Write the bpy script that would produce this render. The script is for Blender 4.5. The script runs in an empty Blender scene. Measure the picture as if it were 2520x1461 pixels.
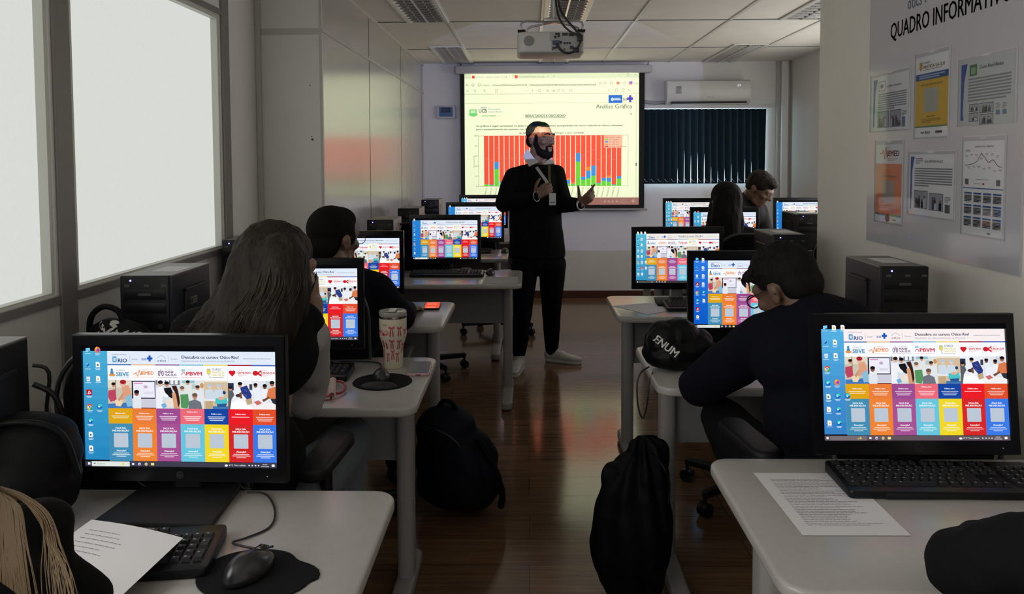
import bpy, bmesh, math, random
from mathutils import Vector, Matrix, Euler, noise
random.seed(7)
SC = bpy.context.scene
COL = SC.collection
PI = math.pi
def R(a): return math.radians(a)
def V(*a): return Vector(a)

# ---------------------------------------------------------------- camera
W, H = 2520, 1461
FPX = 1900.0
PPY = 485.0
CAMH = 1.45
cam_d = bpy.data.cameras.new('camera')
cam = bpy.data.objects.new('camera', cam_d)
COL.objects.link(cam)
cam_d.sensor_fit = 'HORIZONTAL'
cam_d.sensor_width = 36.0
cam_d.lens = 36.0 * FPX / W
cam_d.shift_y = -(H / 2 - PPY) / W
cam_d.clip_start = 0.02
CAMR = Matrix.Rotation(math.atan(40 / FPX), 3, 'Z') @ Matrix.Rotation(PI / 2 - math.atan(0.05), 3, 'X') @ Matrix.Rotation(-0.0045, 3, 'Z')
cam.location = (0, 0, CAMH)
cam.rotation_euler = CAMR.to_euler()
SC.camera = cam

def ray(px, py):
    d = CAMR @ Vector(((px - W / 2) / FPX, -(py - PPY) / FPX, -1.0))
    return d / d.y
def at(px, py, y):
    """world point at room depth y seen at a photo pixel"""
    r = ray(px, py)
    return Vector((r.x * y, y, CAMH + r.z * y))
def on(px, py, z):
    """world point at height z seen at a photo pixel"""
    r = ray(px, py)
    y = (z - CAMH) / r.z
    return Vector((r.x * y, y, z))
def proj(p):
    d = CAMR.transposed() @ (Vector(p) - Vector((0, 0, CAMH)))
    return (W / 2 + FPX * d.x / -d.z, PPY - FPX * d.y / -d.z)

# ---------------------------------------------------------------- materials
def lin(c):
    return tuple((x / 255 / 12.92) if x / 255 <= 0.04045 else ((x / 255 + 0.055) / 1.055) ** 2.4 for x in c)
MATS = {}
def mat(name, rgb=None, rough=0.6, metal=0.0, spec=0.5, noise_amt=0.0, noise_scale=30.0, stretch=(1, 1, 1), bump=0.0, bump_scale=None, coat=0.0, alpha=None, sheen=0.0):
    """principled surface; colour given in linear light, optional noise in colour and bump"""
    if name in MATS: return MATS[name]
    m = bpy.data.materials.new(name); m.use_nodes = True
    nt = m.node_tree; b = nt.nodes['Principled BSDF']
    b.inputs['Base Color'].default_value = (*rgb, 1)
    b.inputs['Roughness'].default_value = rough
    b.inputs['Metallic'].default_value = metal
    b.inputs['Specular IOR Level'].default_value = spec
    b.inputs['Coat Weight'].default_value = coat
    if sheen: b.inputs['Sheen Weight'].default_value = sheen
    if alpha is not None: b.inputs['Alpha'].default_value = alpha
    if noise_amt or bump:
        tc = nt.nodes.new('ShaderNodeTexCoord'); mp = nt.nodes.new('ShaderNodeMapping')
        mp.inputs['Scale'].default_value = stretch
        nt.links.new(tc.outputs['Object'], mp.inputs['Vector'])
        n = nt.nodes.new('ShaderNodeTexNoise'); n.inputs['Scale'].default_value = noise_scale
        n.inputs['Detail'].default_value = 4
        nt.links.new(mp.outputs['Vector'], n.inputs['Vector'])
        if noise_amt:
            r = nt.nodes.new('ShaderNodeValToRGB')
            r.color_ramp.elements[0].position = 0.25; r.color_ramp.elements[1].position = 0.75
            r.color_ramp.elements[0].color = (*[max(0, c * (1 - noise_amt)) for c in rgb], 1)
            r.color_ramp.elements[1].color = (*[min(1, c * (1 + noise_amt)) for c in rgb], 1)
            nt.links.new(n.outputs['Fac'], r.inputs['Fac'])
            nt.links.new(r.outputs['Color'], b.inputs['Base Color'])
        if bump:
            bp = nt.nodes.new('ShaderNodeBump'); bp.inputs['Strength'].default_value = bump
            bp.inputs['Distance'].default_value = 0.01
            if bump_scale:
                n2 = nt.nodes.new('ShaderNodeTexNoise'); n2.inputs['Scale'].default_value = bump_scale
                nt.links.new(mp.outputs['Vector'], n2.inputs['Vector'])
                nt.links.new(n2.outputs['Fac'], bp.inputs['Height'])
            else:
                nt.links.new(n.outputs['Fac'], bp.inputs['Height'])
            nt.links.new(bp.outputs['Normal'], b.inputs['Normal'])
    MATS[name] = m
    return m
def emit(name, rgb, strength=1.0, sampled=True):
    if name in MATS: return MATS[name]
    m = bpy.data.materials.new(name); m.use_nodes = True
    nt = m.node_tree; nt.nodes.clear()
    e = nt.nodes.new('ShaderNodeEmission'); o = nt.nodes.new('ShaderNodeOutputMaterial')
    e.inputs['Color'].default_value = (*rgb, 1); e.inputs['Strength'].default_value = strength
    nt.links.new(e.outputs[0], o.inputs['Surface'])
    if not sampled: m.cycles.emission_sampling = 'NONE'
    MATS[name] = m
    return m
def attr_emit(name, strength=1.0):
    """a lit display: every face carries its own picture colour"""
    if name in MATS: return MATS[name]
    m = bpy.data.materials.new(name); m.use_nodes = True
    nt = m.node_tree; nt.nodes.clear()
    e = nt.nodes.new('ShaderNodeEmission'); o = nt.nodes.new('ShaderNodeOutputMaterial')
    a = nt.nodes.new('ShaderNodeAttribute'); a.attribute_name = 'Col'
    nt.links.new(a.outputs['Color'], e.inputs['Color']); e.inputs['Strength'].default_value = strength
    nt.links.new(e.outputs[0], o.inputs['Surface'])
    m.cycles.emission_sampling = 'NONE'
    MATS[name] = m
    return m
def attr_print(name, rough=0.5, spec=0.3):
    """a printed or projected-on surface: ink colours per face"""
    if name in MATS: return MATS[name]
    m = bpy.data.materials.new(name); m.use_nodes = True
    nt = m.node_tree; b = nt.nodes['Principled BSDF']
    a = nt.nodes.new('ShaderNodeAttribute'); a.attribute_name = 'Col'
    nt.links.new(a.outputs['Color'], b.inputs['Base Color'])
    b.inputs['Roughness'].default_value = rough; b.inputs['Specular IOR Level'].default_value = spec
    MATS[name] = m
    return m

# ---------------------------------------------------------------- objects
def empty(name, loc=(0, 0, 0), rz=0.0):
    o = bpy.data.objects.new(name, None); COL.objects.link(o)
    o.location = loc; o.rotation_euler = (0, 0, rz); o.empty_display_size = 0.05
    return o
def tag(o, label=None, cat=None, group=None, kind=None):
    if label: o['label'] = label
    if cat: o['category'] = cat
    if group: o['group'] = group
    if kind: o['kind'] = kind
    return o
def thing(name, label, cat, loc=(0, 0, 0), rz=0.0, group=None):
    return tag(empty(name, loc, rz), label, cat, group)
def kids(o): return [c for c in bpy.data.objects if c.parent == o]
def copy_tree(o, parent=None):
    c = o.copy(); COL.objects.link(c); c.parent = parent
    for ch in kids(o): copy_tree(ch, c)
    return c
def link(name, me, parent=None):
    o = bpy.data.objects.new(name, me); COL.objects.link(o)
    if parent is not None: o.parent = parent
    return o

class MB:
    """collects shapes into one mesh"""
    def __init__(s): s.bm = bmesh.new()
    def _x(s, vs, M):
        if M is not None: bmesh.ops.transform(s.bm, matrix=M, verts=vs)
        return vs
    def box(s, lo, hi, bev=0.0, seg=2, M=None):
        t = bmesh.new()
        bmesh.ops.create_cube(t, size=1.0)
        lo, hi = Vector(lo), Vector(hi)
        for v in t.verts:
            v.co = Vector((lo[i] + (v.co[i] + 0.5) * (hi[i] - lo[i]) for i in range(3)))
        if bev > 0:
            bmesh.ops.bevel(t, geom=list(t.edges), offset=bev, segments=seg, profile=0.5, affect='EDGES')
        s.add(t, M); return s
    def add(s, t, M=None):
        if M is not None: bmesh.ops.transform(t, matrix=M, verts=list(t.verts))
        me = bpy.data.meshes.new('tmp'); t.to_mesh(me); t.free()
        s.bm.from_mesh(me); bpy.data.meshes.remove(me); return s
    def poly(s, pts, M=None):
        vs = [s.bm.verts.new(Vector(p) if M is None else M @ Vector(p)) for p in pts]
        s.bm.faces.new(vs); return s
    def prism(s, pts, z0, z1, bev=0.0, seg=2, M=None, sides=False):
        """closed outline in xy pulled from z0 to z1"""
        t = bmesh.new()
        lo = [t.verts.new((p[0], p[1], z0)) for p in pts]
        hi = [t.verts.new((p[0], p[1], z1)) for p in pts]
        n = len(pts)
        fb = t.faces.new(lo[::-1]); ft = t.faces.new(hi)
        for i in range(n): t.faces.new((lo[i], lo[(i + 1) % n], hi[(i + 1) % n], hi[i]))
        bmesh.ops.recalc_face_normals(t, faces=list(t.faces))
        if bev > 0:
            es = [e for e in t.edges if all(v in lo for v in e.verts) or all(v in hi for v in e.verts)] if not sides else list(t.edges)
            bmesh.ops.bevel(t, geom=es, offset=bev, segments=seg, profile=0.5, affect='EDGES')
        s.add(t, M); return s
    def cyl(s, p0, p1, r0, r1=None, n=16, cap=True):
        r1 = r0 if r1 is None else r1
        p0, p1 = Vector(p0), Vector(p1); d = p1 - p0
        q = d.to_track_quat('Z', 'Y')
        a = [s.bm.verts.new(p0 + q @ Vector((r0 * math.cos(2 * PI * i / n), r0 * math.sin(2 * PI * i / n), 0))) for i in range(n)]
        b = [s.bm.verts.new(p1 + q @ Vector((r1 * math.cos(2 * PI * i / n), r1 * math.sin(2 * PI * i / n), 0))) for i in range(n)]
        for i in range(n): s.bm.faces.new((a[i], a[(i + 1) % n], b[(i + 1) % n], b[i]))
        if cap:
            s.bm.faces.new(a[::-1]); s.bm.faces.new(b)
        return s
    def tube(s, pts, r, n=8, smooth=4, taper=None):
        """round cord through points (smoothed)"""
        P = spline([Vector(p) for p in pts], smooth) if smooth else [Vector(p) for p in pts]
        rings = []
        up = Vector((0, 0, 1))
        prev = None
        for i, p in enumerate(P):
            d = (P[min(i + 1, len(P) - 1)] - P[max(i - 1, 0)]).normalized()
            if prev is None:
                a = d.orthogonal().normalized()
            else:
                a = (prev - d * prev.dot(d)).normalized()
            prev = a; b = d.cross(a)
            rr = r if taper is None else r * taper(i / (len(P) - 1))
            rings.append([s.bm.verts.new(p + (a * math.cos(2 * PI * k / n) + b * math.sin(2 * PI * k / n)) * rr) for k in range(n)])
        for i in range(len(rings) - 1):
            for k in range(n):
                s.bm.faces.new((rings[i][k], rings[i][(k + 1) % n], rings[i + 1][(k + 1) % n], rings[i + 1][k]))
        s.bm.faces.new(rings[0][::-1]); s.bm.faces.new(rings[-1])
        return s
    def lathe(s, prof, n=32, M=None, cap=True):
        """profile of (radius, z) turned about z"""
        rings = []
        for r, z in prof:
            rings.append([s.bm.verts.new(Vector((r * math.cos(2 * PI * k / n), r * math.sin(2 * PI * k / n), z)) if M is None else M @ Vector((r * math.cos(2 * PI * k / n), r * math.sin(2 * PI * k / n), z))) for k in range(n)])
        for i in range(len(rings) - 1):
            for k in range(n):
                s.bm.faces.new((rings[i][k], rings[i][(k + 1) % n], rings[i + 1][(k + 1) % n], rings[i + 1][k]))
        if cap:
            s.bm.faces.new(rings[0][::-1]); s.bm.faces.new(rings[-1])
        return s
    def ball(s, c, rad, M=None, u=20, v=14):
        t = bmesh.new(); bmesh.ops.create_uvsphere(t, u_segments=u, v_segments=v, radius=1.0)
        rad = (rad,) * 3 if isinstance(rad, (int, float)) else rad
        for q in t.verts: q.co = Vector((q.co.x * rad[0], q.co.y * rad[1], q.co.z * rad[2])) + Vector(c)
        s.add(t, M); return s
    def mesh(s, name, m=None, smooth=None, recalc=True):
        me = bpy.data.meshes.new(name)
        if recalc: bmesh.ops.recalc_face_normals(s.bm, faces=list(s.bm.faces))
        s.bm.to_mesh(me); s.bm.free()
        if m is not None: me.materials.append(m)
        if smooth is not None:
            me.shade_smooth()
            me.set_sharp_from_angle(angle=R(smooth))
        return me
    def build(s, name, m, parent=None, smooth=None, label=None, recalc=True):
        o = link(name, s.mesh(name, m, smooth, recalc), parent)
        if label: o['label'] = label
        return o
def spline(P, k):
    out = []
    for i in range(len(P) - 1):
        p0 = P[max(i - 1, 0)]; p1 = P[i]; p2 = P[i + 1]; p3 = P[min(i + 2, len(P) - 1)]
        for j in range(k):
            t = j / k
            out.append(0.5 * ((2 * p1) + (p2 - p0) * t + (2 * p0 - 5 * p1 + 4 * p2 - p3) * t * t + (3 * p1 - p0 - 3 * p2 + p3) * t ** 3))
    out.append(P[-1]); return out
def rrect(x0, y0, x1, y1, r, n=6):
    out = []
    for cx, cy, a in ((x1 - r, y1 - r, 0), (x0 + r, y1 - r, 90), (x0 + r, y0 + r, 180), (x1 - r, y0 + r, 270)):
        for i in range(n + 1):
            t = R(a + 90 * i / n); out.append((cx + r * math.cos(t), cy + r * math.sin(t)))
    return out
def frame(org, xa, ya):
    """matrix whose xy plane carries flat artwork: origin, x axis, y axis"""
    xa, ya = Vector(xa).normalized(), Vector(ya).normalized(); za = xa.cross(ya)
    M = Matrix.Identity(4)
    for i in range(3): M[i][0], M[i][1], M[i][2], M[i][3] = xa[i], ya[i], za[i], org[i]
    return M

# flat artwork: coloured faces and lettering, each layer a hair above the last
FONTC = {}
def glyphs(s, bold=0.0, shear=0.0, space=1.0):
    k = (s, bold, shear, space)
    if k in FONTC: return FONTC[k]
    if bold:                                    # heavier strokes: the same letters laid a hair apart
        vs, fs = glyphs(s, 0.0, shear, space); V2, F2 = [], []
        for dx, dy in ((-bold, 0), (0, bold * .5), (0, -bold * .5), (bold, 0)):
            i = len(V2); V2 += [(x + dx, y + dy) for x, y in vs]; F2 += [tuple(i + q for q in f) for f in fs]
        FONTC[k] = (V2, F2); return FONTC[k]
    c = bpy.data.curves.new('lettering', 'FONT'); c.body = s; c.size = 1.0; c.offset = bold; c.shear = shear; c.space_character = space
    c.resolution_u = 2
    o = bpy.data.objects.new('lettering', c); COL.objects.link(o)
    dg = bpy.context.evaluated_depsgraph_get()
    me = bpy.data.meshes.new_from_object(o.evaluated_get(dg))
    vs = [(v.co.x, v.co.y) for v in me.vertices]; fs = [tuple(p.vertices) for p in me.polygons]
    bpy.data.objects.remove(o); bpy.data.curves.remove(c); bpy.data.meshes.remove(me)
    FONTC[k] = (vs, fs); return FONTC[k]
class Art:
    """picture in units of its own grid (u right, v down), sized to w x h metres"""
    def __init__(s, uw, vh, w, h, step=0.00012, gain=1.0):
        s.uw, s.vh, s.w, s.h, s.step, s.gain = uw, vh, w, h, step, gain
        s.v = []; s.f = []; s.c = []; s.z = 0
    def P(s, u, v): return ((u / s.uw - 0.5) * s.w, (0.5 - v / s.vh) * s.h, s.z * s.step)
    def poly(s, pts, c, layer=None):
        if layer is not None: s.z = layer
        i = len(s.v); s.v += [s.P(*p) for p in pts]
        f = tuple(range(i, i + len(pts)))
        a = sum(s.v[f[k]][0] * s.v[f[(k + 1) % len(f)]][1] - s.v[f[(k + 1) % len(f)]][0] * s.v[f[k]][1] for k in range(len(f)))
        s.f.append(f if a > 0 else f[::-1]); s.c.append(c); return s
    def rect(s, u0, v0, u1, v1, c, layer=None): return s.poly([(u0, v0), (u1, v0), (u1, v1), (u0, v1)], c, layer)
    def rrect(s, u0, v0, u1, v1, r, c, layer=None): return s.poly(rrect(u0, v0, u1, v1, r, 4), c, layer)
    def ell(s, u, v, ru, rv, c, layer=None, n=16, a=0.0):
        return s.poly([(u + ru * math.cos(2 * PI * k / n) * math.cos(a) - rv * math.sin(2 * PI * k / n) * math.sin(a), v + ru * math.cos(2 * PI * k / n) * math.sin(a) + rv * math.sin(2 * PI * k / n) * math.cos(a)) for k in range(n)], c, layer)
    def line(s, pts, t, c, layer=None):
        if layer is not None: s.z = layer
        for (a, b), (d, e) in zip(pts, pts[1:]):
            L = math.hypot(d - a, e - b) or 1; nx, ny = -(e - b) / L * t / 2, (d - a) / L * t / 2
            s.poly([(a + nx, b + ny), (d + nx, e + ny), (d - nx, e - ny), (a - nx, b - ny)], c)
        return s
    def text(s, u, v, t, size, c, layer=None, bold=0.0, align='l', width=None, rot=0.0, shear=0.0, space=1.0):
        """v is the baseline"""
        if layer is not None: s.z = layer
        vs, fs = glyphs(t, bold, shear, space)
        if not vs: return s
        x0 = min(p[0] for p in vs); x1 = max(p[0] for p in vs)
        kx = size if width is None else width / (x1 - x0)
        wd = (x1 - x0) * kx
        off = {'l': 0, 'c': -wd / 2, 'r': -wd}[align]
        i = len(s.v); ca, sa = math.cos(rot), math.sin(rot)
        for p in vs:
            du, dv = off + (p[0] - x0) * kx, -p[1] * size
            s.v.append(s.P(u + du * ca - dv * sa, v + du * sa + dv * ca))
        for f in fs: s.f.append(tuple(i + k for k in f)); s.c.append(c)
        return s
    def mesh(s, name, m):
        me = bpy.data.meshes.new(name)
        me.from_pydata(s.v, [], s.f)
        at_ = me.color_attributes.new('Col', 'FLOAT_COLOR', 'CORNER')
        li = 0
        buf = []
        for f, c in zip(s.f, s.c):
            l = lin(c); buf += [l[0] * s.gain, l[1] * s.gain, l[2] * s.gain, 1.0] * len(f)
        at_.data.foreach_set('color', buf)
        me.materials.append(m); me.update(); return me
    def build(s, name, m, parent=None, M=None):
        o = link(name, s.mesh(name, m), parent)
        if M is not None: o.matrix_local = M
        return o

# soft bodies: overlapping rounded pieces fused to one continuous skin
def caps(bm, p0, r0, p1, r1, n=14):
    p0, p1 = Vector(p0), Vector(p1); d = p1 - p0; L = d.length
    if L < 1e-6: d = Vector((0, 0, 1))
    q = d.to_track_quat('Z', 'Y'); rings = []
    k = 5
    for i in range(1, k + 1):
        a = -PI / 2 + (PI / 2) * i / k
        rings.append((p0 + q @ Vector((0, 0, r0 * math.sin(a))), r0 * math.cos(a)))
    for i in range(0, k):
        a = (PI / 2) * i / k
        rings.append((p1 + q @ Vector((0, 0, r1 * math.sin(a))), r1 * math.cos(a)))
    vr = []
    for c, r in rings:
        vr.append([bm.verts.new(c + q @ Vector((r * math.cos(2 * PI * j / n), r * math.sin(2 * PI * j / n), 0))) for j in range(n)])
    for i in range(len(vr) - 1):
        for j in range(n): bm.faces.new((vr[i][j], vr[i][(j + 1) % n], vr[i + 1][(j + 1) % n], vr[i + 1][j]))
    b0 = bm.verts.new(p0 + q @ Vector((0, 0, -r0))); b1 = bm.verts.new(p1 + q @ Vector((0, 0, r1)))
    for j in range(n):
        bm.faces.new((b0, vr[0][(j + 1) % n], vr[0][j])); bm.faces.new((b1, vr[-1][j], vr[-1][(j + 1) % n]))
def ell(bm, c, rad, M=None, rot=None):
    nu, nv = (10, 6) if max(rad) < .013 else (20, 12)
    rings = []
    def P(x, y, z):
        p = Vector((x * rad[0], y * rad[1], z * rad[2]))
        if rot is not None: p = rot @ p
        p = p + Vector(c)
        return bm.verts.new(p if M is None else M @ p)
    a0, a1 = P(0, 0, -1), P(0, 0, 1)
    for i in range(1, nv):
        t = -PI / 2 + PI * i / nv
        rings.append([P(math.cos(t) * math.cos(2 * PI * j / nu), math.cos(t) * math.sin(2 * PI * j / nu), math.sin(t)) for j in range(nu)])
    for i in range(len(rings) - 1):
        for j in range(nu): bm.faces.new((rings[i][j], rings[i][(j + 1) % nu], rings[i + 1][(j + 1) % nu], rings[i + 1][j]))
    for j in range(nu):
        bm.faces.new((a0, rings[0][(j + 1) % nu], rings[0][j])); bm.faces.new((a1, rings[-1][j], rings[-1][(j + 1) % nu]))
class Body:
    def __init__(s): s.bm = bmesh.new()
    def cap(s, p0, r0, p1, r1): caps(s.bm, p0, r0, p1, r1); return s
    def chain(s, pts, rs):
        for i in range(len(pts) - 1): caps(s.bm, pts[i], rs[i], pts[i + 1], rs[i + 1])
        return s
    def ell(s, c, rad, M=None, rot=None): ell(s.bm, c, rad, M, rot); return s
    def loft(s, rows, n=28):
        """rounded trunk through level sections (centre, half width, half depth), closed at both ends"""
        rings = []
        for c, rx, ry in rows:
            c = Vector(c)
            rings.append([s.bm.verts.new(c + Vector((rx * math.copysign(abs(math.cos(2 * PI * j / n)) ** .85, math.cos(2 * PI * j / n)), ry * math.sin(2 * PI * j / n), 0))) for j in range(n)])
        for i in range(len(rings) - 1):
            for j in range(n): s.bm.faces.new((rings[i][j], rings[i][(j + 1) % n], rings[i + 1][(j + 1) % n], rings[i + 1][j]))
        s.bm.faces.new(rings[0][::-1]); s.bm.faces.new(rings[-1]); return s
    def box(s, lo, hi, bev, M=None):
        t = bmesh.new(); bmesh.ops.create_cube(t, size=1.0); lo, hi = Vector(lo), Vector(hi)
        for v in t.verts: v.co = Vector((lo[i] + (v.co[i] + 0.5) * (hi[i] - lo[i]) for i in range(3)))
        bmesh.ops.bevel(t, geom=list(t.edges), offset=bev, segments=3, profile=0.5, affect='EDGES')
        if M is not None: bmesh.ops.transform(t, matrix=M, verts=list(t.verts))
        me = bpy.data.meshes.new('tmp'); t.to_mesh(me); t.free(); s.bm.from_mesh(me); bpy.data.meshes.remove(me); return s
    def mesh(s, name, m, voxel=0.008, smooth=4, fac=0.5, disp=None, post=None):
        bmesh.ops.recalc_face_normals(s.bm, faces=list(s.bm.faces))
        me = bpy.data.meshes.new('soft'); s.bm.to_mesh(me); s.bm.free()
        o = bpy.data.objects.new('soft', me); COL.objects.link(o)
        r = o.modifiers.new('r', 'REMESH'); r.mode = 'VOXEL'; r.voxel_size = voxel; r.use_smooth_shade = True
        if smooth:
            q = o.modifiers.new('s', 'SMOOTH'); q.factor = fac; q.iterations = smooth
        dg = bpy.context.evaluated_depsgraph_get()
        out = bpy.data.meshes.new_from_object(o.evaluated_get(dg))
        bpy.data.objects.remove(o); bpy.data.meshes.remove(me)
        out.name = name
        if disp:
            sc, amt, st = disp
            out.update()
            nn = [v.normal.copy() for v in out.vertices]
            for v, n in zip(out.vertices, nn):
                q = Vector((v.co.x * st[0], v.co.y * st[1], v.co.z * st[2])) * sc
                v.co += n * amt * (noise.noise(q) + 0.5 * noise.noise(q * 2.3))
        if post: 
            for v in out.vertices: v.co = post(v.co)
        out.materials.clear(); out.materials.append(m)
        out.shade_smooth()
        return out
    def build(s, name, m, parent=None, label=None, **k):
        o = link(name, s.mesh(name, m, **k), parent)
        if label: o['label'] = label
        return o
# ---------------------------------------------------------------- the room
M_WALL = mat('painted_wall', (.84, .81, .75), .6, noise_amt=.03, noise_scale=3, bump=.03, bump_scale=160)
M_REAR = mat('rear_wall_paint', (.78, .775, .77), .7, noise_amt=.03, noise_scale=2, bump=.03, bump_scale=120)
M_PART = mat('partition_panel', (.72, .70, .67), .42, noise_amt=.03, noise_scale=4)
M_MULL = mat('partition_profile', (.20, .19, .18), .45)
M_STRIP = mat('pale_profile', (.50, .48, .46), .4)
M_CEIL = mat('ceiling_tile', (.80, .775, .72), .8, noise_amt=.04, noise_scale=5, bump=.06, bump_scale=220)
M_TBAR = mat('ceiling_rail', (.70, .70, .66), .35)
M_GAP = mat('shadow_gap', (.05, .05, .05), .8)
YR, ZC = 8.0, 2.43
XL, XP, YJ = -1.425, -1.08, 4.06
XR, YE, XF = 1.5, 4.03, 2.68

# wood laminate floor, boards running across the room
def wood():
    m = bpy.data.materials.new('laminate_floor'); m.use_nodes = True
    nt = m.node_tree; b = nt.nodes['Principled BSDF']; N = nt.nodes.new; L = nt.links.new
    tc = N('ShaderNodeTexCoord')
    br = N('ShaderNodeTexBrick'); br.inputs['Scale'].default_value = 1.0
    br.inputs['Brick Width'].default_value = 1.28; br.inputs['Row Height'].default_value = 0.192
    br.inputs['Mortar Size'].default_value = 0.0016; br.inputs['Mortar Smooth'].default_value = .1
    br.inputs['Color1'].default_value = (.165, .095, .055, 1); br.inputs['Color2'].default_value = (.25, .15, .09, 1)
    br.inputs['Mortar'].default_value = (.05, .03, .018, 1); br.offset = .37
    L(tc.outputs['Object'], br.inputs['Vector'])
    mp = N('ShaderNodeMapping'); mp.inputs['Scale'].default_value = (1.2, 22, 1)
    L(tc.outputs['Object'], mp.inputs['Vector'])
    n = N('ShaderNodeTexNoise'); n.inputs['Scale'].default_value = 2.5; n.inputs['Detail'].default_value = 6; n.inputs['Distortion'].default_value = .6
    L(mp.outputs['Vector'], n.inputs['Vector'])
    r = N('ShaderNodeValToRGB'); r.color_ramp.elements[0].position = .3; r.color_ramp.elements[1].position = .75
    r.color_ramp.elements[0].color = (.62, .58, .55, 1); r.color_ramp.elements[1].color = (1.15, 1.1, 1.05, 1)
    L(n.outputs['Fac'], r.inputs['Fac'])
    mx = N('ShaderNodeMix'); mx.data_type = 'RGBA'; mx.blend_type = 'MULTIPLY'; mx.inputs['Factor'].default_value = 1
    L(br.outputs['Color'], mx.inputs['A']); L(r.outputs['Color'], mx.inputs['B'])
    L(mx.outputs['Result'], b.inputs['Base Color'])
    rr = N('ShaderNodeMapRange'); rr.inputs['To Min'].default_value = .10; rr.inputs['To Max'].default_value = .20
    L(n.outputs['Fac'], rr.inputs['Value']); L(rr.outputs['Result'], b.inputs['Roughness'])
    bp = N('ShaderNodeBump'); bp.inputs['Strength'].default_value = .12; bp.inputs['Distance'].default_value = .002
    L(br.outputs['Fac'], bp.inputs['Height']); bp.invert = True
    L(bp.outputs['Normal'], b.inputs['Normal'])
    b.inputs['IOR'].default_value = 1.65
    b.inputs['Specular IOR Level'].default_value = .6
    return m
fl = MB().box((-1.6, -1.6, -.05), (2.85, 8.15, 0)).build('floor', wood()); tag(fl, kind='structure')
ce = MB().box((-1.6, -1.6, ZC), (2.85, 8.15, ZC + .05)).build('ceiling', M_CEIL); tag(ce, kind='structure')
# rails of the suspended ceiling
g = MB()
for y in (1.43, 2.81, 4.19, 5.575, 6.955):
    g.box((-1.42, y - .004, ZC - .006), (2.66, y + .010, ZC))
for i in range(-1, 5):
    x = -.565 + .668 * i
    y0 = -1.4 if x > XP else -1.4
    g.box((x - .011, y0, ZC - .006), (x + .011, YR - .01, ZC))
tag(g.build('ceiling_rails', M_TBAR), kind='structure')
g = MB()
for y in (1.43, 2.81, 4.19, 5.575, 6.955): g.box((-1.42, y - .012, ZC - .003), (2.66, y - .005, ZC))
tag(g.build('trim_1', M_GAP), kind='structure')

# rear wall with its window opening behind the blind
WX0, WX1, WZ0, WZ1 = 1.12, 2.435, 1.196, 1.955
g = MB()
g.box((-1.6, YR, -.05), (WX0, YR + .15, ZC + .05)); g.box((WX1, YR, -.05), (2.85, YR + .15, ZC + .05))
g.box((WX0, YR, -.05), (WX1, YR + .15, WZ0)); g.box((WX0, YR, WZ1), (WX1, YR + .15, ZC + .05))
tag(g.build('wall_back', M_REAR), kind='structure')
wp = MB().box((WX0 - .02, YR + .16, WZ0 - .02), (WX1 + .02, YR + .17, WZ1 + .02)).build('window_3', emit('daylight_pane', (.62, .86, 1.0), 4.0)); tag(wp, kind='structure')
M_BASE = mat('dark_wood_skirting', (.075, .026, .014), .35, noise_amt=.2, noise_scale=6, stretch=(1, 8, 8))
tag(MB().box((XP, YR - .014, 0), (XF, YR, .075), .003).build('baseboard_back', M_BASE), kind='structure')
# far right side wall with its pale corner duct
FY0, FY1 = 4.35, 6.85
tag(MB().box((XF, YE - .3, -.05), (XF + .15, FY0, ZC + .05)).box((XF, FY1, -.05), (XF + .15, YR, ZC + .05)).box((XF, FY0, -.05), (XF + .15, FY1, .95)).box((XF, FY0, 2.15), (XF + .15, FY1, ZC + .05)).build('wall_far_right', M_PART), kind='structure')
tag(MB().box((XF + .05, FY0, .95), (XF + .06, FY1, 2.15)).build('fill_pane_6', emit('side_fill_glow', (1.0, .97, .92), 2.8)), kind='structure')  # unseen glowing pane added to brighten the far half of the room
tag(MB().box((XF - .10, YR - .06, 0), (XF - .03, YR, ZC), .008).build('trim_2', mat('corner_duct', (.82, .82, .82), .35)), kind='structure')
tag(MB().cyl((XF - .13, YR - .02, 0), (XF - .13, YR - .02, ZC), .013).build('trim_3', mat('corner_pipe', (.50, .50, .50), .4), smooth=40), kind='structure')

# right wall (notice-board wall) ends where the room widens
tag(MB().box((XR, -1.5, -.05), (XR + .12, YE, ZC + .05)).box((XR + .12, YE - .12, -.05), (XF + .02, YE, ZC + .05)).build('wall_right', M_WALL), kind='structure')

# left partition: deep bay with frosted panes, then the glossy panelled run
def panel_gloss():
    m = bpy.data.materials.new('satin_laminate_panel'); m.use_nodes = True
    nt = m.node_tree; b = nt.nodes['Principled BSDF']; N = nt.nodes.new; L = nt.links.new
    b.inputs['Base Color'].default_value = (.62, .60, .575, 1); b.inputs['Metallic'].default_value = .5
    tc = N('ShaderNodeTexCoord'); mp = N('ShaderNodeMapping'); mp.inputs['Scale'].default_value = (1, 14, 1.2)
    L(tc.outputs['Object'], mp.inputs['Vector'])
    n = N('ShaderNodeTexNoise'); n.inputs['Scale'].default_value = 3; n.inputs['Detail'].default_value = 5
    L(mp.outputs['Vector'], n.inputs['Vector'])
    rr = N('ShaderNodeMapRange'); rr.inputs['To Min'].default_value = .21; rr.inputs['To Max'].default_value = .29
    tg = N('ShaderNodeTangent'); tg.direction_type = 'RADIAL'; tg.axis = 'Z'; L(tg.outputs[0], b.inputs['Tangent']); b.inputs['Anisotropic'].default_value = .75
    L(n.outputs['Fac'], rr.inputs['Value']); L(rr.outputs['Result'], b.inputs['Roughness'])
    b.inputs['IOR'].default_value = 2.1
    b.inputs['Specular IOR Level'].default_value = .7
    return m
M_GLOSS = panel_gloss()
tag(MB().box((XP - .35, YJ + .021, -.05), (XP, YR, ZC + .05)).build('wall_left_panelled', M_GLOSS), kind='structure')
ga = MB()
for y in (5.27, 6.58, 7.85): ga.box((XP - .001, y - .004, 0), (XP + .0012, y + .004, ZC))
tag(ga.build('trim_4', M_GAP), kind='structure')
gb = MB()
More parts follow.
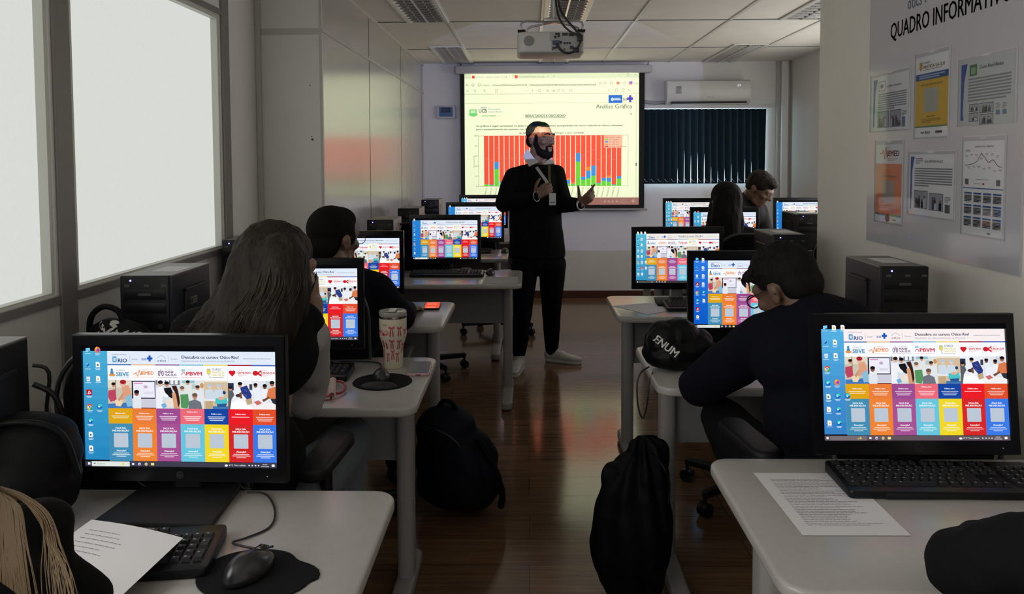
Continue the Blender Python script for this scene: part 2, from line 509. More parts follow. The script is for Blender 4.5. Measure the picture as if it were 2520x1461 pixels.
gb.box((XP, YJ, 2.118), (XP + .005, YR, 2.138)); gb.box((XP, YJ, 2.405), (XP + .006, YR, ZC))
gb.box((XP - .34, YJ - .006, 2.105), (XP - .012, YJ, 2.135))            # same band round the return
gb.box((XL, YJ - .022, 0), (XL + .026, YJ, ZC), .003); gb.box((XP - .012, YJ - .006, 0), (XP + .002, YJ + .004, ZC))
tag(gb.build('trim_5', M_STRIP), kind='structure')
tag(MB().box((XL - .1, YJ, -.05), (XP, YJ + .02, ZC + .05)).build('wall_left_return', M_PART), kind='structure')
# little fixing holes in the return panel
g = MB()
for px, py, r in ((769, 343, .006), (767, 336, .003), (763, 210, .003)):
    p = at(px, py, YJ - .001); g.cyl(p, p + V(0, .001, 0), r, n=10)
tag(g.build('trim_6', M_GAP), kind='structure')

panes = [('window_1', 2.395, 3.57), ('window_2', 1.12, 2.285), ('fill_pane_4', -.16, 1.01), ('fill_pane_5', -1.44, -.27)]
ZS, ZT = 1.045, 2.115
gw = MB()
gw.box((XL - .12, -1.5, -.05), (XL, YJ, ZS)); gw.box((XL - .12, -1.5, ZT), (XL, YJ, ZC + .05))
ys = [-1.5] + sorted(sum([[a, b] for _, a, b in panes], [])) + [YJ]
for a, b in zip(ys[0::2], ys[1::2]):
    gw.box((XL - .12, a, ZS), (XL, b, ZT))
tag(gw.build('wall_left', M_PART), kind='structure')
# frosted film panes lit from the corridor beyond
def frosted():
    m = bpy.data.materials.new('frosted_film_pane'); m.use_nodes = True
    nt = m.node_tree; nt.nodes.clear(); N = nt.nodes.new; L = nt.links.new
    o = N('ShaderNodeOutputMaterial'); e = N('ShaderNodeEmission'); gl = N('ShaderNodeBsdfGlossy'); mx = N('ShaderNodeMixShader')
    tc = N('ShaderNodeTexCoord'); n = N('ShaderNodeTexNoise'); n.inputs['Scale'].default_value = 90; n.inputs['Detail'].default_value = 3
    L(tc.outputs['Object'], n.inputs['Vector'])
    r = N('ShaderNodeValToRGB'); r.color_ramp.elements[0].color = (.68, .70, .66, 1); r.color_ramp.elements[1].color = (.73, .75, .71, 1)
    L(n.outputs['Fac'], r.inputs['Fac']); L(r.outputs['Color'], e.inputs['Color']); e.inputs['Strength'].default_value = 1.0
    gl.inputs['Roughness'].default_value = .35; gl.inputs['Color'].default_value = (.6, .6, .6, 1); mx.inputs['Fac'].default_value = .04
    L(e.outputs[0], mx.inputs[1]); L(gl.outputs[0], mx.inputs[2]); L(mx.outputs[0], o.inputs['Surface'])
    return m
M_FROST = frosted()
M_FILL = emit('unseen_fill_glow', (1.0, .99, .94), 5.5)  # extra glow for the unseen panes behind the camera, added as fill light
for nm, a, b in panes:
    w = tag(MB().box((XL - .045, a, ZS), (XL - .035, b, ZT)).build(nm, M_FROST if b > 1.1 else M_FILL), kind='structure')
    f = MB(); t = .016
    f.box((XL - .034, a, ZS), (XL - .004, a + t, ZT)); f.box((XL - .034, b - t, ZS), (XL - .004, b, ZT))
    f.box((XL - .034, a + t, ZT - t), (XL - .004, b - t, ZT)); f.box((XL - .034, a + t, ZS), (XL - .004, b - t, ZS + .008))
    f.build('window_frame', mat('pale_glazing_bead', (.62, .62, .56), .4), w)
g = MB()
for _, a, b in panes:
    g.box((XL, b + .012, 0), (XL + .010, b + .095, ZC), .003)            # uprights between panes
    g.box((XL, a - .012, ZS - .030), (XL + .008, b + .012, ZS - .004)); g.box((XL, a - .012, ZT + .004), (XL + .008, b + .012, ZT + .03))
tag(g.build('trim_7', M_MULL), kind='structure')

# ---------------------------------------------------------------- ceiling troffers (switched off)
M_WHITE = mat('white_enamel', (.72, .72, .68), .35)
M_REFL = mat('mirror_louvre', (.72, .72, .72), .3, metal=.7)
M_TUBE = mat('unlit_tube', (.75, .75, .75), .25)
def troffer():
    r = thing('ceiling_light', '', 'ceiling light')
    w, l = .30, 1.23
    f = MB()
    f.box((-w / 2, 0, -.012), (-w / 2 + .028, l, 0), .003); f.box((w / 2 - .028, 0, -.012), (w / 2, l, 0), .003)
    f.box((-w / 2 + .028, 0, -.010), (w / 2 - .028, .016, 0)); f.box((-w / 2 + .028, l - .016, -.010), (w / 2 - .028, l, 0))
    f.build('frame', M_WHITE, r)
    MB().box((-.122, .016, -.0015), (.122, l - .016, -.0005)).build('backing', mat('dark_tray', (.10, .10, .10), .5), r)
    for s in (-1, 1):
        MB().cyl((s * .06, .03, -.0035), (s * .06, l - .03, -.0035), .0030, n=10).build('tube', M_TUBE, r, smooth=40)
    lv = MB()
    n = 14
    for k in range(1, n):
        y = .016 + (l - .032) * k / n
        for s in (-1, 1):
            x0, x1 = (s * .008, s * .119) if s > 0 else (s * .119, s * .008)
            lv.poly([(x0, y - .006, -.0022), (x1, y - .006, -.0022), (x1, y + .006, -.013), (x0, y + .006, -.013)])
            lv.poly([(x0, y + .020, -.0022), (x1, y + .020, -.0022), (x1, y + .006, -.013), (x0, y + .006, -.013)])
    lv.box((-.006, .016, -.013), (.006, l - .016, -.002))
    for s in (-1, 1):
        lv.poly([(s * .122, .016, -.012), (s * .122, l - .016, -.012), (s * .098, l - .016, -.002), (s * .098, .016, -.002)])
    lv.build('louvre', M_REFL, r)
    return r
t0 = troffer()
spots = [(-.71, 4.33, 'ceiling light over the left aisle, nearer one, mirrored louvres, switched off'),
         (.26, 4.33, 'ceiling light right above the projector bracket, switched off'),
         (1.93, 4.33, 'ceiling light cut off by the notice board wall, switched off'),
         (-.71, 6.758, 'ceiling light over the left corner of the projection screen, switched off'),
         (.26, 6.758, 'ceiling light between the projector and the projection screen, switched off'),
         (1.93, 6.758, 'ceiling light above the air conditioner, switched off')]
for i, (x, y, lb) in enumerate(spots):
    o = t0 if i == 0 else copy_tree(t0)
    o.location = (x, y, ZC - .001); tag(o, lb, 'ceiling light', 'recessed ceiling lights')
# ---------------------------------------------------------------- what the monitors show
WHITE = (250, 252, 255)
COLS1 = [(224, 166, 24), (234, 126, 58), (158, 76, 146), (238, 108, 122), (22, 70, 162), (236, 30, 40), (228, 78, 42)]
COLS2 = [(66, 142, 182), (240, 132, 52), (168, 82, 150), (104, 198, 222), (242, 216, 40), (214, 40, 42), (60, 122, 232)]
STRIPE = [(60, 104, 176), (232, 190, 140), (150, 90, 150), (130, 196, 216), (236, 224, 120), (172, 30, 62), (64, 96, 190)]
def face(a, u, v, r, skin, hair, z=6):
    a.ell(u, v, r, r * 1.2, skin, z); a.ell(u, v - r * .55, r * 1.08, r * .75, hair, z + .3)
def body(a, pts, c, z=6): a.poly(pts, c, z)
def scene_cell(a, i, x, y, w=180, h=210):
    """the seven small course pictures"""
    X = lambda t: x + t * w
    Y = lambda t: y + t * h
    bgs = [(205, 196, 176), (226, 226, 240), (214, 222, 232), (222, 228, 226), (214, 190, 158), (236, 240, 246), (228, 232, 238)]
    a.rect(x, y, x + w, y + h, bgs[i], 5)
    b = lambda pts, c, z=6: a.poly([(X(p), Y(q)) for p, q in pts], c, z)
    F = lambda p, q, r, s, hr, z=6.6: face(a, X(p), Y(q), r, s, hr, z)
    S1, S2, S3 = (204, 150, 122), (120, 78, 58), (226, 184, 160)
    if i == 0:
        a.rect(x, y, x + w, Y(.28), (226, 218, 200), 5.2); a.rect(X(.30), y, X(.34), Y(.6), (150, 130, 110), 5.3)
        b([(0, .85), (1, .78), (1, 1), (0, 1)], (70, 120, 190)); b([(.02, .38), (.30, .34), (.36, .72), (.10, .78), (0, .6)], (190, 70, 96), 6.2)
        b([(.58, .22), (.86, .18), (1, .5), (.92, .62), (.55, .72), (.48, .66), (.62, .5)], (222, 160, 128), 6.3)
        b([(.70, .62), (.98, .48), (1, .92), (.80, .95)], (140, 190, 216), 6.5)
        b([(.28, .72), (.5, .66), (.62, .8), (.52, .94), (.32, .92)], (238, 214, 178), 6.6); b([(.4, .7), (.62, .45), (.66, .5), (.48, .76)], S1, 6.7)
        F(.24, .18, 15, S1, (40, 26, 22)); F(.64, .13, 22, S3, (170, 34, 46))
    elif i == 1:
        a.rect(x, y + 6, X(.98), Y(.66), (40, 40, 56), 5.2); a.rect(X(.06), Y(.06), X(.95), Y(.62), (240, 238, 252), 5.4)
        a.rect(x, Y(.68), x + w, Y(.96), (206, 206, 220), 5.3); a.rect(x, Y(.97), x + w, Y(1), (96, 30, 40), 5.5)
        a.rect(X(.10), Y(.10), X(.45), Y(.13), (216, 120, 170), 5.6)
        for k in range(3): a.rect(X(.5), Y(.42 + .05 * k), X(.88), Y(.43 + .05 * k), (170, 170, 190), 5.6)
        a.ell(X(.58), Y(.24), 16, 12, (196, 176, 196), 5.6)
        b([(.05, .62), (.28, .58), (.40, .72), (.38, 1), (.04, 1)], (226, 232, 238), 6); b([(.25, .62), (.50, .26), (.55, .29), (.34, .72)], (232, 236, 240), 6.2)
        F(.20, .46, 18, (140, 92, 72), (26, 22, 24))
    elif i == 2:
        a.rect(x, y, x + w, Y(.16), (120, 130, 140), 5.2)
        for k in range(5): a.rect(X(.08 + .18 * k), y, X(.20 + .18 * k), Y(.14), (236, 240, 246), 5.3)
        b([(.02, .25), (.28, .22), (.40, .45), (.52, .54), (.48, .62), (.28, .56), (.24, 1), (0, 1)], (240, 242, 248), 6)
        b([(.34, .28), (.62, .25), (.72, .45), (.68, .66), (.50, .55), (.36, .42)], (24, 26, 32), 5.8)
        b([(.66, .45), (.90, .40), (1, .6), (1, 1), (.74, 1), (.72, .78)], (214, 160, 124), 6.1); b([(.66, .2), (.86, .18), (.94, .4), (1, .8), (.92, .96), (.84, .5)], (58, 34, 28), 6.9)
        b([(.20, .86), (.38, .80), (.46, .93), (.30, .99)], (120, 176, 220), 6.6); b([(.4, .7), (.7, .62), (.74, .9), (.44, .96)], (236, 224, 214), 6.0)
        F(.20, .12, 18, S3, (44, 30, 26)); F(.46, .14, 17, S1, (20, 18, 20)); a.ell(X(.74), Y(.28), 11, 17, S1, 6.8)
    elif i == 3:
        a.rect(X(.1), y, X(.62), Y(.10), (150, 196, 214), 5.3); a.rect(X(.5), Y(.14), X(.66), Y(.3), (190, 200, 200), 5.2)
        b([(.26, .18), (.46, .16), (.52, .4), (.44, .58), (.28, .5)], (226, 230, 228), 5.8)
        b([(.02, .5), (.34, .48), (.38, .82), (.30, 1), (.04, .96)], (86, 150, 96), 6.2); b([(.38, .74), (.62, .66), (.86, .76), (.92, 1), (.34, 1)], (112, 116, 126), 6.4)
        b([(.62, .34), (.88, .30), (1, .5), (.96, .8), (.74, .74)], (226, 232, 238), 6.1)
        F(.34, .08, 14, S1, (36, 26, 24)); F(.10, .30, 16, S3, (120, 96, 78)); F(.62, .56, 19, (190, 140, 116), (110, 86, 74)); F(.74, .26, 15, S1, (60, 44, 36)); a.ell(X(.92), Y(.18), 14, 20, (206, 150, 92), 6.7)
    elif i == 4:
        a.rect(x, y, x + w, Y(.06), (236, 226, 206), 5.2); a.rect(x, Y(.62), x + w, Y(.72), (232, 236, 240), 5.5); a.rect(X(.06), Y(.72), X(.36), Y(1), (196, 168, 132), 5.6); a.rect(X(.1), Y(.9), x + w, Y(1), (70, 120, 180), 5.5)
        for p in (.22, .60):
            b([(p - .16, .32), (p + .14, .30), (p + .24, .55), (p + .16, .66), (p - .18, .66)], (206, 220, 232), 6); F(p + .02, .2, 15, (228, 206, 190), (180, 204, 224))
        b([(.48, .62), (.94, .60), (.98, .80), (.46, .82)], (74, 196, 200), 6.3); b([(.52, .82), (.94, .80), (.9, .92), (.56, .93)], (40, 90, 150), 6.4); a.ell(X(.72), Y(.62), 26, 12, (224, 176, 150), 6.5); a.ell(X(.84), Y(.42), 12, 13, (30, 60, 120), 6.6)
    elif i == 5:
        a.rect(x, Y(.08), X(.24), Y(.34), (40, 52, 76), 5.2); a.rect(X(.88), Y(.12), x + w, Y(.32), (60, 66, 80), 5.2)
        b([(.10, .8), (.5, .62), (.98, .92), (1, 1), (.06, 1)], (252, 252, 255), 5.8); b([(0, .34), (.18, .32), (.26, .5), (.14, .66), (.08, 1), (0, 1)], (92, 96, 104), 6)
        b([(.50, .24), (.78, .16), (.98, .5), (.92, .72), (.78, .66), (.56, .44)], (44, 60, 130), 6.1); b([(.72, .66), (.96, .60), (1, .8), (.78, .85)], (190, 168, 130), 6.2); b([(.46, .42), (.56, .4), (.58, .62), (.5, .62)], S2, 6.3)
        a.ell(X(.44), Y(.52), 24, 13, (60, 56, 60), 6); F(.10, .28, 13, S1, (30, 26, 28)); F(.50, .14, 16, S1, (24, 22, 26))
        for k in range(6): a.ell(X(.66 + .05 * (k % 3)), Y(.3 + .08 * (k // 3) + .03 * k), 3, 3, (120, 140, 210), 6.7)
    else:
        a.rect(X(.55), y, X(.75), Y(.3), (206, 214, 222), 5.2); b([(0, .8), (.4, .74), (1, .82), (1, 1), (0, 1)], (244, 240, 240), 5.7)
        b([(.04, .28), (.26, .2), (.40, .46), (.36, .8), (.12, .76)], (236, 240, 248), 6); b([(.40, .3), (.62, .26), (.72, .5), (.60, .66), (.42, .6)], (240, 242, 248), 6.1)
        b([(.66, .28), (.92, .2), (1, .26), (1, .62), (.7, .62), (.58, .58)], (220, 124, 76), 6.2); b([(.74, .62), (1, .6), (1, .84), (.84, .78)], (44, 48, 60), 6.1)
        b([(.06, .74), (.26, .68), (.4, .78), (.2, .86)], (206, 110, 106), 6.4); b([(.4, .66), (.7, .54), (.72, .6), (.46, .74)], S2, 6.5)
        F(.14, .16, 14, S2, (22, 20, 22)); F(.52, .2, 15, S2, (26, 22, 24)); F(.82, .1, 17, (176, 110, 84), (30, 24, 24))
def icon(a, kind, u, v):
    """desktop icon centred on u, v"""
    z = 8
    if kind == 'pc': a.poly([(u - 16, v - 10), (u + 16, v - 15), (u + 16, v + 8), (u - 16, v + 6)], (120, 214, 250), z); a.rect(u - 18, v + 8, u + 2, v + 14, (206, 236, 250), z)
    elif kind == 'fox': a.ell(u, v, 22, 22, (250, 130, 40), z); a.ell(u + 5, v + 2, 12, 13, (150, 70, 200), z + .2); a.poly([(u - 20, v - 4), (u - 6, v - 24), (u, v - 8)], (252, 196, 60), z + .3)
    elif kind == 'net': a.ell(u, v, 15, 17, (120, 190, 232), z); a.poly([(u - 14, v + 4), (u + 6, v - 16), (u + 14, v - 2), (u - 4, v + 16)], (40, 110, 190), z + .2)
    elif kind == 'bin': a.poly([(u - 15, v - 16), (u + 15, v - 16), (u + 11, v + 18), (u - 11, v + 18)], (226, 236, 244), z); a.ell(u - 2, v + 3, 6, 6, (150, 180, 210), z + .2)
    elif kind == 'red': a.rrect(u - 21, v - 21, u + 21, v + 21, 4, (186, 20, 30), z); a.line([(u - 10, v + 12), (u, v - 12), (u + 12, v + 8), (u - 10, v + 12)], 4, WHITE, z + .2)
    elif kind == 'wheel':
        for k, c in enumerate(((232, 66, 52), (250, 190, 40), (52, 168, 84))):
            t = [R(-30 - 120 * k + 120 * j / 8 - 120) for j in range(9)]
            a.poly([(u, v)] + [(u + 22 * math.cos(q), v + 22 * math.sin(q)) for q in t], c, z)
        a.ell(u, v, 11, 11, WHITE, z + .2); a.ell(u, v, 8, 8, (66, 132, 244), z + .3)
    elif kind == 'edge': a.ell(u, v, 22, 22, (30, 120, 200), z); a.ell(u + 3, v - 5, 17, 13, (70, 214, 200), z + .2); a.ell(u + 6, v + 6, 11, 8, (20, 90, 180), z + .3); a.ell(u - 2, v + 2, 8, 6, (210, 240, 240), z + .4)
    else: a.poly([(u - 15, v - 20), (u + 7, v - 20), (u + 16, v - 11), (u + 16, v + 20), (u - 15, v + 20)], (248, 250, 250), z); a.ell(u, v + 2, 7, 8, {'pdf': (90, 90, 96), 'xls': (120, 130, 60), 'doc': (226, 190, 90), 'pic': (60, 90, 70)}.get(kind, (120, 120, 120)), z + .2)
    a.rect(u - 22, v + 27, u + 22, v + 31, (214, 232, 246), z); 
    if kind not in ('pc', 'bin', 'net', 'doc'): a.rect(u - 15, v + 35, u + 15, v + 39, (214, 232, 246), z)
def desktop(name, blue=((72, 172, 214), (40, 138, 194)), icons=(), head=(226, 236, 251), task=(62, 62, 78), search=(226, 232, 226), gain=1.0):
    a = Art(1440, 900, .408, .255, gain=gain)
    a.rect(0, 0, 1440, 900, (10, 10, 14), 0)
    n = 9
    for k in range(n):
        t = k / (n - 1); c = tuple(blue[0][j] * (1 - t) + blue[1][j] * t for j in range(3))
        a.rect(0, 45 + 810 * k / n, 190, 45 + 810 * (k + 1) / n, c, 1)
    a.rect(183, 45, 1440, 855, WHITE, 1.5); a.rect(183, 45, 1440, 150, head, 2)
    # heading
    N1 = (34, 66, 130); G1 = (96, 104, 128)
    a.text(222, 74, 'PREFEITURA', 10, N1, 3, width=106, space=1.2); a.rrect(222, 84, 254, 128, 6, (96, 160, 206), 3); a.rect(230, 96, 246, 118, (206, 226, 244), 3.3)
    a.text(262, 128, 'RIO', 40, N1, 3, bold=.03, width=70); a.rect(352, 78, 354, 126, (150, 160, 180), 3)
    a.text(366, 110, 'Saúde', 17, G1, 3, width=44); a.text(440, 112, 'SUS', 22, (28, 78, 170), 3, bold=.03, width=36)
    a.rect(480, 90, 522, 107, (28, 88, 186), 3); a.rect(493, 76, 509, 121, (28, 88, 186), 3.1)
    a.line([(556, 96), (570, 84), (580, 80), (590, 74), (600, 82), (612, 88), (622, 98)], 2.5, (130, 146, 170), 3); a.text(557, 123, 'otics', 28, (72, 88, 116), 3, width=66)
    a.rect(640, 76, 642, 118, (150, 160, 180), 3); a.text(658, 106, 'Cursos', 17, G1, 3, width=50)
    a.text(740, 97, 'Descubra os cursos Otics-Rio!', 31, (40, 50, 92), 3, bold=.025, width=424); a.text(740, 121, 'Impulsione seu desenvolvimento profissional.', 18, (132, 138, 164), 3, width=394)
    a.text(1196, 100, 'www.oticsrio.com.br/cursos/', 16, (96, 104, 128), 3, width=208)
    names = [('SBVE', (62, 138, 184)), ('IEMED', (234, 132, 48)), ('MANE', (112, 58, 110)), ('PBVM', (214, 66, 84)), ('PRATICA', (228, 214, 96)), ('SAVE-RIO', (206, 26, 46)), ('URGE-SUS', (206, 30, 46))]
    for i in range(7):
        x = 183 + 179.6 * i; x1 = x + 179.6
        a.rect(x, 141, x1, 150, STRIPE[i], 3); a.rect(x1 - 2, 152, x1, 258, (226, 232, 240), 2.2)
        nm, c = names[i]
        if i == 0:
            a.ell(x + 32, 186, 9, 13, (70, 140, 186), 3); a.poly([(x + 22, 196), (x + 44, 196), (x + 48, 220), (x + 18, 220)], (70, 140, 186), 3); a.ell(x + 34, 222, 26, 9, (226, 150, 70), 3.2)
            a.text(x + 64, 194, 'CURSO', 19, (140, 170, 190), 3, width=66); a.text(x + 64, 229, nm, 41, c, 3, bold=.035, width=98)
        elif i == 1:
            a.line([(x + 10, 214), (x + 26, 214), (x + 34, 200), (x + 46, 232), (x + 58, 184), (x + 68, 222), (x + 76, 204)], 5, c, 3)
            a.text(x + 66, 188, 'CURSO', 17, (236, 170, 110), 3, width=64); a.text(x + 72, 220, nm, 38, c, 3, bold=.03, width=96)
        elif i == 2:
            for s in (-1, 1): a.ell(x + 40 + s * 13, 208, 9, 20, c, 3); a.ell(x + 40 + s * 13, 208, 4, 14, WHITE, 3.2)
            a.line([(x + 40, 178), (x + 40, 206)], 5, c, 3); a.text(x + 70, 186, 'CURSO', 16, (170, 150, 176), 3, width=60); a.text(x + 70, 206, nm, 22, c, 3, bold=.035, width=66); a.text(x + 70, 226, 'VA-SUS', 22, c, 3, bold=.035, width=88)
        elif i == 3:
            a.rrect(x + 14, 176, x + 42, 194, 3, (160, 206, 220), 3); a.line([(x + 16, 222), (x + 20, 206), (x + 30, 200), (x + 40, 206), (x + 44, 222)], 5, c, 3)
            a.text(x + 50, 186, 'CURSO', 16, (176, 206, 216), 3, width=64); a.text(x + 50, 222, nm, 40, c, 3, bold=.04, width=118)
        elif i == 4:
            a.rrect(x + 24, 172, x + 52, 212, 6, (200, 196, 120), 3); a.rrect(x + 28, 186, x + 48, 208, 4, (244, 220, 90), 3.2); a.line([(x + 38, 212), (x + 42, 236), (x + 56, 234)], 3, (150, 160, 130), 3)
            a.text(x + 62, 184, 'CURSO', 22, (120, 124, 130), 3, bold=.02, width=70); a.text(x + 62, 206, nm, 22, c, 3, bold=.03, width=92); a.text(x + 62, 226, 'VA-SUS', 20, c, 3, bold=.03, width=92); a.rect(x + 62, 234, x + 150, 237, (150, 156, 130), 3)
        else:
            if i == 5:
                for s in (-1, 1): a.ell(x + 32 + s * 11, 196, 14, 13, (214, 30, 44), 3)
                a.poly([(x + 8, 202), (x + 57, 202), (x + 33, 228)], (214, 30, 44), 3.1)
            else:
                a.ell(x + 26, 202, 22, 18, (206, 36, 46), 3); a.poly([(x + 40, 196), (x + 70, 178), (x + 72, 228), (x + 44, 212)], (206, 36, 46), 3.1); a.ell(x + 62, 202, 7, 7, WHITE, 3.3)
            a.text(x + 72, 186, 'CURSO', 12, (230, 120, 130), 3, width=40); a.text(x + 72, 206, nm, 21, c, 3, bold=.04, width=98)
            for k in range(3): a.rect(x + 74, 212 + 6 * k, x + 150 - 20 * k, 214 + 6 * k, (236, 170, 176), 3)
        if i < 4: a.rect(x + 14, 236, x + 164, 238.5, tuple(min(255, q + 70) for q in c), 3)
        scene_cell(a, i, x, 258)
        a.rect(x, 468, x1, 583, COLS1[i], 3); a.rect(x, 583, x1, 862, COLS2[i], 3)
        m = (x + x1) / 2; soft = tuple(min(255, int(q * .25 + 190)) for q in COLS1[i])
        a.text(m, 510 - (14 if i == 3 else 0), 'Público-alvo:', 13, WHITE, 4, bold=.03, align='c', width=80)
        for k in range(3 if i not in (0, 5) else 1 + (i == 0)): a.rect(m - 66 + 8 * k, 524 + 13 * k, m + 66 - 8 * k, 530 + 13 * k, soft, 4)
        a.text(m, 622, 'FAÇA SUA', 17, WHITE, 4, bold=.04, align='c', width=78); a.text(m, 642, 'PRÉ-INSCRIÇÃO', 17, WHITE, 4, bold=.04, align='c', width=126)
        a.rrect(m - 54, 654, m + 54, 760, 6, (188, 200, 214), 4)
        a.text(m, 790, 'Atenção!', 18, WHITE, 4, bold=.03, align='c', width=74)
        sf = tuple(min(255, int(q * .3 + 175)) for q in COLS2[i])
        for k, wd in enumerate((58, 68, 36)): a.rect(m - wd, 800 + 12 * k, m + wd, 806 + 12 * k, sf, 4)
    # task bar
    a.rect(0, 864, 1440, 900, task, 7)
    for q in ((20, 874), (29, 874), (20, 883), (29, 883)): a.rect(q[0], q[1], q[0] + 8, q[1] + 8, WHITE, 7.2)
    a.rect(48, 866, 334, 900, search, 7.2); a.ell(70, 882, 6, 6, (120, 126, 130), 7.4); a.text(88, 888, 'Pesquisar', 15, (130, 136, 140), 7.4, width=62); a.ell(284, 883, 8, 8, (232, 206, 80), 7.4); a.ell(266, 888, 4, 4, (240, 226, 150), 7.4)
    a.rect(352, 876, 368, 890, WHITE, 7.2); a.ell(408, 883, 11, 11, (236, 214, 226), 7.2); a.ell(410, 885, 6, 6, (100, 110, 220), 7.4)
    a.ell(458, 883, 12, 12, (226, 180, 90), 7.2); a.ell(458, 883, 6, 6, (150, 190, 240), 7.4); a.rect(494, 874, 518, 892, (250, 222, 140), 7.2)
    a.ell(1058, 886, 12, 8, WHITE, 7.2); a.text(1078, 889, '21°C  Pred. nublado', 17, WHITE, 7.2, width=124)
    for k, u in enumerate((1228, 1252, 1276, 1298)): a.ell(u, 884, 6, 5, (226, 228, 236), 7.2)
    a.text(1346, 880, '09:09', 12, WHITE, 7.2, align='c', width=34); a.text(1346, 894, '29/05/2026', 12, WHITE, 7.2, align='c', width=58); a.rrect(1396, 874, 1418, 892, 4, WHITE, 7.2)
    for k, u, v in icons: icon(a, k, u, v)
    me = a.mesh('screen', attr_emit('lit_display')); return me
M_DISP = attr_emit('lit_display')
ICA = [('pc', 40, 36), ('fox', 112, 36), ('net', 38, 150), ('pdf', 112, 146), ('bin', 38, 252), ('doc', 112, 250), ('red', 42, 352), ('wheel', 44, 460), ('edge', 118, 456), ('edge', 46, 564), ('pic', 46, 666), ('pdf', 46, 768)]
ICB = [('pc', 40, 30), ('doc', 108, 34), ('doc', 176, 32), ('net', 40, 150), ('xls', 112, 146), ('bin', 40, 252), ('xls', 114, 250), ('wheel', 44, 352), ('edge', 46, 460), ('fox', 118, 456), ('pic', 46, 566), ('edge', 118, 560), ('edge', 196, 560), ('doc', 46, 664), ('edge', 120, 664), ('doc', 48, 768), ('edge', 122, 766)]
ICC = [('edge', 44, 30), ('xls', 120, 34), ('net', 44, 140), ('xls', 120, 138), ('bin', 44, 242), ('pdf', 122, 240), ('red', 48, 346), ('pdf', 122, 344), ('wheel', 48, 452), ('edge', 128, 450), ('edge', 50, 556), ('doc', 130, 554), ('red', 52, 660), ('doc', 52, 762)]
ICD = [('doc', 36, 30), ('doc', 96, 30), ('doc', 160, 30), ('net', 36, 136), ('xls', 100, 136), ('edge', 36, 236), ('doc', 100, 236), ('bin', 38, 336), ('pdf', 102, 336), ('doc', 40, 436), ('doc', 104, 436), ('wheel', 40, 536), ('pdf', 104, 536), ('doc', 172, 536), ('edge', 42, 640), ('red', 106, 640), ('doc', 176, 640), ('pdf', 42, 744), ('doc', 108, 744)]
ICE = [('doc', 44, 30), ('net', 44, 140), ('edge', 46, 250), ('bin', 46, 352), ('edge', 48, 456), ('wheel', 48, 560), ('edge', 50, 664), ('doc', 50, 764)]
SCREENS = {
    'teal': desktop('teal', icons=ICA),
    'warm': desktop('warm', icons=ICB, head=(250, 240, 240), task=(96, 84, 92), search=(120, 108, 116), blue=((84, 176, 226), (56, 130, 200))),
    'blue': desktop('blue', icons=ICC, blue=((40, 120, 226), (14, 92, 200)), task=(40, 40, 52)),
    'mild': desktop('mild', icons=ICD, blue=((86, 186, 214), (56, 150, 196)), task=(58, 54, 60), search=(76, 72, 78), head=(240, 236, 232)),
    'deep': desktop('deep', icons=ICE, blue=((44, 132, 214), (34, 120, 204)), task=(20, 20, 30), search=(236, 240, 240)),
}
